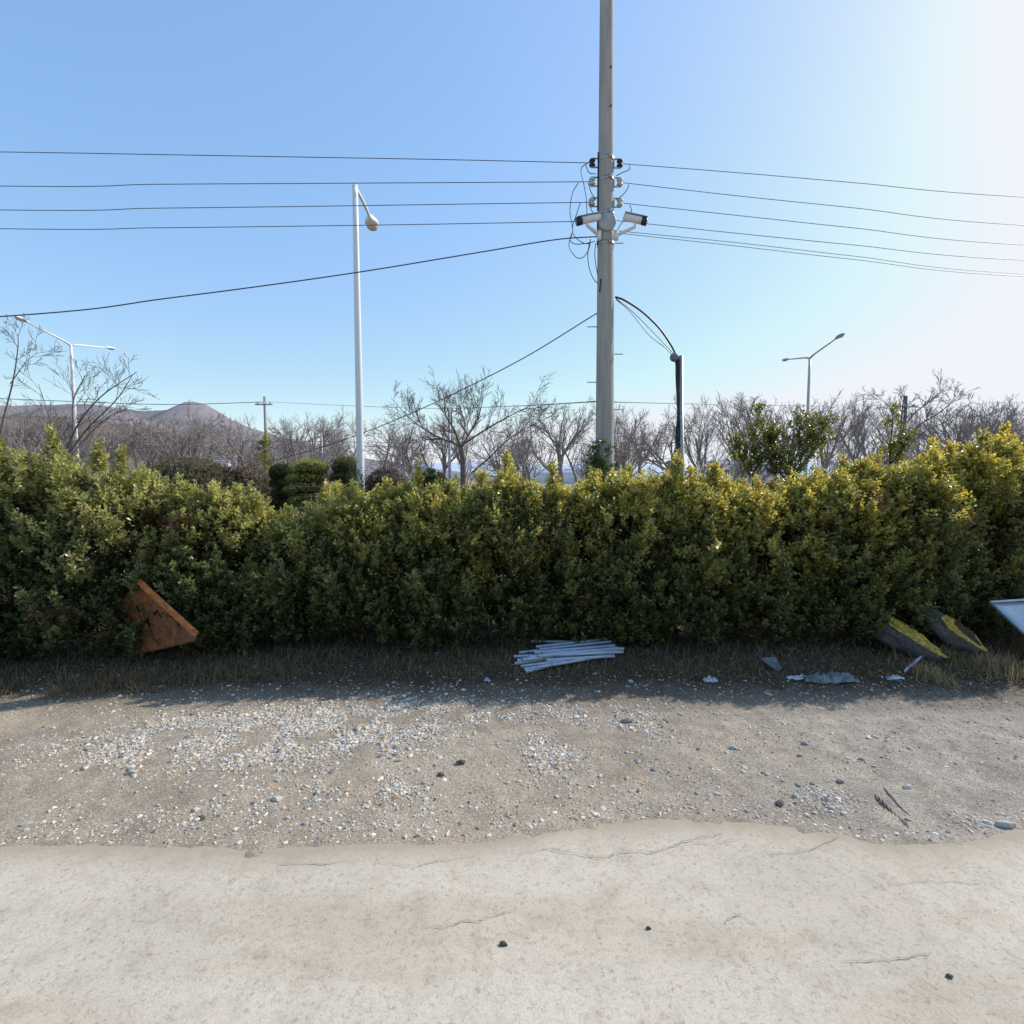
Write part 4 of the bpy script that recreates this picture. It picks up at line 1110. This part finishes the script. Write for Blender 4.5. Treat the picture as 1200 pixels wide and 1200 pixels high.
crumple('plastic_scrap', 'small bluish-white plastic scrap below the dry grass, right of pipes', 832, 798, .15, .08, .05, 'plastic_white', 4.4)
crumple('plastic_scrap', 'flat white scrap at the foot of the left sack', 1048, 796, .2, .07, .03, 'plastic_white', 6.6)
crumple('paper_scrap', 'tiny pale scrap in the grass left of the pipe pile', 571, 798, .07, .05, .04, 'plastic_white', 3.3)
crumple('paper_scrap', 'tiny white scrap in the shade right of the pipe pile', 739, 800, .06, .04, .03, 'plastic_white', 9.3)
p0, p1 = g3(1060, 790, .03), g3(1083, 775, .07)
tag(MB().tube([p0-p0, (p1-p0)*.6, p1-p0], [.016, .018, .014], 7).build('white_stick', M['plastic_white'], None, True, loc=p0), 'short white stick lying against the left dark sack', 'stick')
gb = g3(906, 786)
o = mesh('grey_board', [(-.13,.08,.13),(.09,.12,.14),(.11,.0,.02),(.03,-.05,.0),(-.06,.0,.07)], [(0,4,3,2,1)], M['greyboard'], None, loc=gb)
o.modifiers.new('t', 'SOLIDIFY').thickness = .012
tag(o, 'torn dark grey board tilted in the grass under the hedge', 'board')

# stones
def rock_verts():
    import itertools
    t = (1 + 5**.5)/2
    v = np.array([(-1,t,0),(1,t,0),(-1,-t,0),(1,-t,0),(0,-1,t),(0,1,t),(0,-1,-t),(0,1,-t),(t,0,-1),(t,0,1),(-t,0,-1),(-t,0,1)])/1.9
    f = np.array([(0,11,5),(0,5,1),(0,1,7),(0,7,10),(0,10,11),(1,5,9),(5,11,4),(11,10,2),(10,7,6),(7,1,8),(3,9,4),(3,4,2),(3,2,6),(3,6,8),(3,8,9),(4,9,5),(2,4,11),(6,2,10),(8,6,7),(9,8,1)])
    return v, f
RVv, RFf = rock_verts()
PAL = np.array([(.56,.50,.42),(.64,.57,.47),(.40,.38,.36),(.50,.40,.28),(.62,.46,.30),(.20,.20,.205),(.70,.64,.56),(.44,.31,.21)])
def rocks(xy, size, pal_w=None):
    n = len(xy)
    sc = size[:, None]*RNG.uniform(.6, 1.15, (n, 3))*np.array([1, .8, .55])
    V_ = RVv[None]*(1 + RNG.normal(0, .17, (n, 12, 1)))*sc[:, None, :]
    a = RNG.uniform(0, 6.28, n); ca, sa = np.cos(a)[:, None], np.sin(a)[:, None]
    x, y = V_[..., 0]*ca - V_[..., 1]*sa, V_[..., 0]*sa + V_[..., 1]*ca
    V_ = np.stack([x, y, V_[..., 2]], -1)
    zz = shoulder_z(xy[:, 0], xy[:, 1])
    V_ += np.concatenate([xy, (zz + sc[:, 2]*RNG.uniform(-.25, .3, n))[:, None]], 1)[:, None, :]
    c = PAL[RNG.choice(len(PAL), n, p=pal_w)]*RNG.uniform(.75, 1.2, (n, 1))
    F_ = (RFf[None] + (np.arange(n)*12)[:, None, None]).reshape(-1, 3)
    return V_.reshape(-1, 3), F_, np.repeat(c, 12, 0)
def blob_xy(px, py, rx, ry, n):
    c = gnd(px, py)[:2]; e = gnd(px + rx, py)[:2]; f_ = gnd(px, py - ry)[:2]; f2 = gnd(px, py + ry)[:2]
    sx = abs(e[0]-c[0]); sy = abs(f_[1]-f2[1])/2
    p = RNG.normal(0, .55, (n, 2))*np.array([sx, sy]) + c
    k = nzv(np.concatenate([p, np.zeros((n, 1))], 1), 2.6, 2)
    p = p[k > RNG.normal(-.12, .16, n)]
    return p
G = []
for a in ((320,862,140,30,8200),(440,845,110,28,6200),(200,875,110,22,1900),(250,850,90,20,1300),(470,920,34,14,620),(560,830,90,14,1300),(645,880,34,22,1100),(740,855,55,16,500),(700,835,90,12,700),(110,872,90,20,700),
          (360,930,150,24,500),(720,920,220,50,600),(900,860,200,40,420),(1100,860,160,30,260),(960,935,45,20,260),(1150,960,60,10,90),(240,955,260,24,350),(600,960,200,18,200)):
    G.append(blob_xy(*a[:4], int(a[4]*2.6)))
G.append(np.stack([RNG.uniform(-12, 12, 6000), RNG.uniform(3.5, 7.3, 6000)], 1))
G.append(np.stack([RNG.uniform(-9, 9, 4200), RNG.triangular(5.2, 5.5, 6.6, 4200)], 1))
G = np.concatenate(G)
ex = RNG.uniform(-6, 6, 1500); G = np.concatenate([G, np.stack([ex, np.interp(ex, xs, ye) + .03 + np.abs(RNG.normal(0, .12, 1500))], 1)])
G = G[(G[:, 1] > np.interp(G[:, 0], xs, ye) + .02)]
sizes = np.clip(RNG.lognormal(-4.78, .5, len(G)), .003, .036)
V_, F_, C_ = rocks(G, sizes, np.array([.2,.18,.14,.12,.1,.07,.12,.07]))
o = mesh('gravel', V_, F_, M['stone'], None, False, C_); o['kind'] = 'stuff'
tag(o, 'loose grey and tan gravel scattered over the dirt shoulder', 'gravel')
# individual larger stones
STN = [(517,907,.05,'dark angular stone at the right end of the gravel patch',.10),(540,893,.05,'dark slab-like stone just above right of another dark one',.09),
       (914,941,.05,'dark rounded stone on bare dirt right of centre',.10),(985,916,.045,'grey stone with shadow just left of the tyre print',.25),
       (943,871,.045,'pale stone on the grey dirt below the plastic sheet',.42),(1178,967,.07,'flat pale stone at the right edge near the road',.45),
       (1063,923,.05,'pale flat stone right above the tyre print',.45),(860,876,.045,'long pale stone in the dirt below the plastic scrap',.42),
       (325,936,.05,'pale stone alone below the main gravel patch',.5),(236,957,.035,'dark small stone near the road edge at left',.13),
       (590,1110,.025,'small dark pebble lying on the concrete road in the middle',.085),(1112,1148,.02,'small dark pebble on the concrete road at lower right',.09),
       (760,1091,.016,'tiny dark pebble on the concrete road right of centre',.06),(735,846,.06,'greenish grey stone on the gravel below the pipes',.2),(155,905,.05,'long pale stone at the left end of gravel',.45)]
for px, py, s_, lab, g in STN:
    s_ *= .72
    p = gnd(px, py); onroad = p[1] < np.interp(p[0], xs, ye); zb = .016 if onroad else sz(p[0], p[1])
    v = RVv*(1 + RNG.normal(0, .18, (12, 1)))*np.array([s_*1.25, s_*.8, s_*.6]); a = random.uniform(-.5, .5)
    v = np.stack([v[:, 0]*math.cos(a)-v[:, 1]*math.sin(a), v[:, 0]*math.sin(a)+v[:, 1]*math.cos(a), v[:, 2]], 1)
    tag(mesh('stone', v, RFf, M['stone'], None, False, np.tile(np.array([g, g*.92, g*.82]), (12, 1)), loc=(p[0], p[1], zb + s_*.22)), lab, 'stone')

# dry grass, fallen leaves
def blades(xy, h, lean_, col, wd=.006):
    n = len(xy); zz = shoulder_z(xy[:, 0], xy[:, 1])
    b = np.concatenate([xy, zz[:, None] - .005], 1); a = RNG.uniform(0, 6.28, n); ln_ = lean_*RNG.uniform(.2, 1.3, n)
    dr = np.stack([np.cos(a), np.sin(a), np.zeros(n)], 1); sd_ = np.stack([-np.sin(a), np.cos(a), np.zeros(n)], 1)*wd
    V_ = []
    for t in (0, .5, 1.):
        c = b + dr*(h*ln_*t**1.6)[:, None] + np.array([0, 0, 1.])*(h*t*(1 - .35*ln_*t))[:, None]
        for s_ in (-1, 1): V_.append(c + sd_*s_*(1 - .85*t))
    V_ = np.stack(V_, 1).reshape(-1, 3); q = np.arange(n)*6
    F_ = np.concatenate([np.stack([q, q+1, q+3, q+2], 1), np.stack([q+2, q+3, q+5, q+4], 1)])
    return V_, F_, np.repeat(col, 6, 0)
def patch(n, x0, x1, y0, y1):
    xy = np.stack([RNG.uniform(x0, x1, n), RNG.uniform(y0, y1, n)], 1)
    yc = np.array([hedge_line(a) for a in xy[:, 0]]) - 7.85
    xy[:, 1] += yc
    k = nzv(np.concatenate([xy, np.zeros((n, 1))], 1), 1.7, 2)
    return xy[k > RNG.normal(-.3, .3, n)]
straw = np.array([.36, .27, .15]); brn = np.array([.085, .060, .036])
def gcol(n, m): return (brn*(1 - m) + straw*m)*RNG.uniform(.6, 1.25, (n, 1))
g1 = patch(21000, -10, 10, 6.25, 7.7); g2 = patch(3200, -9, -2.6, 6.1, 6.7); g3_ = blob_xy(1150, 780, 70, 18, 1500); g4 = blob_xy(1090, 795, 14, 10, 260); g5 = blob_xy(1103, 775, 18, 8, 200)
g4b = blob_xy(1165, 785, 28, 14, 700)
clump = .45 + .9*np.clip(nzv(np.concatenate([g1, np.zeros((len(g1), 1))], 1), 4.5, 2) + .35, 0, 1)
parts = [blades(g1, RNG.uniform(.05, .24, len(g1))*clump*.85, 1.3, gcol(len(g1), .5)), blades(g2, RNG.uniform(.06, .2, len(g2)), .9, gcol(len(g2), .5)),
         blades(g3_, RNG.uniform(.03, .12, len(g3_)), 1.3, gcol(len(g3_), 1.)), blades(g4, RNG.uniform(.1, .22, len(g4)), .8, gcol(len(g4), 1.1)), blades(g4b, RNG.uniform(.1, .26, len(g4b)), .8, gcol(len(g4b), 1.1)), blades(g5, RNG.uniform(.1, .25, len(g5)), .8, gcol(len(g5), 1.))]
V_, F_, C_ = merge(parts)
o = mesh('dry_grass', V_, F_, M['dry'], None, False, C_); o['kind'] = 'stuff'
tag(o, 'dry brown winter grass along the foot of the hedge', 'grass')
ll = np.concatenate([patch(5200, -10, 10, 5.95, 8.2), blob_xy(1130, 800, 110, 22, 1800)])
n = len(ll); zz = shoulder_z(ll[:, 0], ll[:, 1]) + .012
P = np.concatenate([ll, zz[:, None]], 1)
d = RNG.normal(0, 1, (n, 3))*np.array([1, 1, .25]); d /= np.linalg.norm(d, axis=1, keepdims=True)
s_ = np.cross(d, np.array([0, 0, 1.]) + RNG.normal(0, .3, (n, 3))); s_ /= np.linalg.norm(s_, axis=1, keepdims=True)
l = RNG.uniform(.018, .04, n)[:, None]
V_ = np.stack([P, P + d*l*.55 + s_*l*.28, P + d*l, P + d*l*.55 - s_*l*.28], 1); V_[..., 2] = np.maximum(V_[..., 2], zz[:, None] - .008)
q = np.arange(n)*4
o = mesh('fallen_leaves', V_.reshape(-1, 3), np.stack([q, q+1, q+2, q+3], 1), M['dry'], None, False, np.repeat((brn*.8 + (straw*1.2 - brn*.8)*RNG.random((n, 1))), 4, 0)); o['kind'] = 'stuff'
tag(o, 'dry fallen leaves and straw bits under the hedge', 'leaf litter')

# tyre print: small pressed soil ridges
mb = MB()
for k in range(9):
    t = k/8
    c = gnd(1018 + 34*t, 922 + 30*t); c[2] = sz(c[0], c[1])
    s1_, s2_ = c + np.array([.012, -.06, -.004]), c + np.array([-.05, -.17, -.004])
    mb.tube([s1_, (s1_+s2_)/2 + np.array([0, 0, .006]), s2_], [.004, .010, .003], 6)
tp_ = [gnd(1034, 920), gnd(1046, 934), gnd(1056, 945), gnd(1067, 955)]
for p in tp_: p[2] = sz(p[0], p[1]) - .002
mb.tube(smooth_line(tp_, 4), [.006, .012, .014, .015, .014, .013, .012, .012, .011, .01, .009, .006, .004], 6)
structure(mb.build('tyre_print', M['tread_soil']))
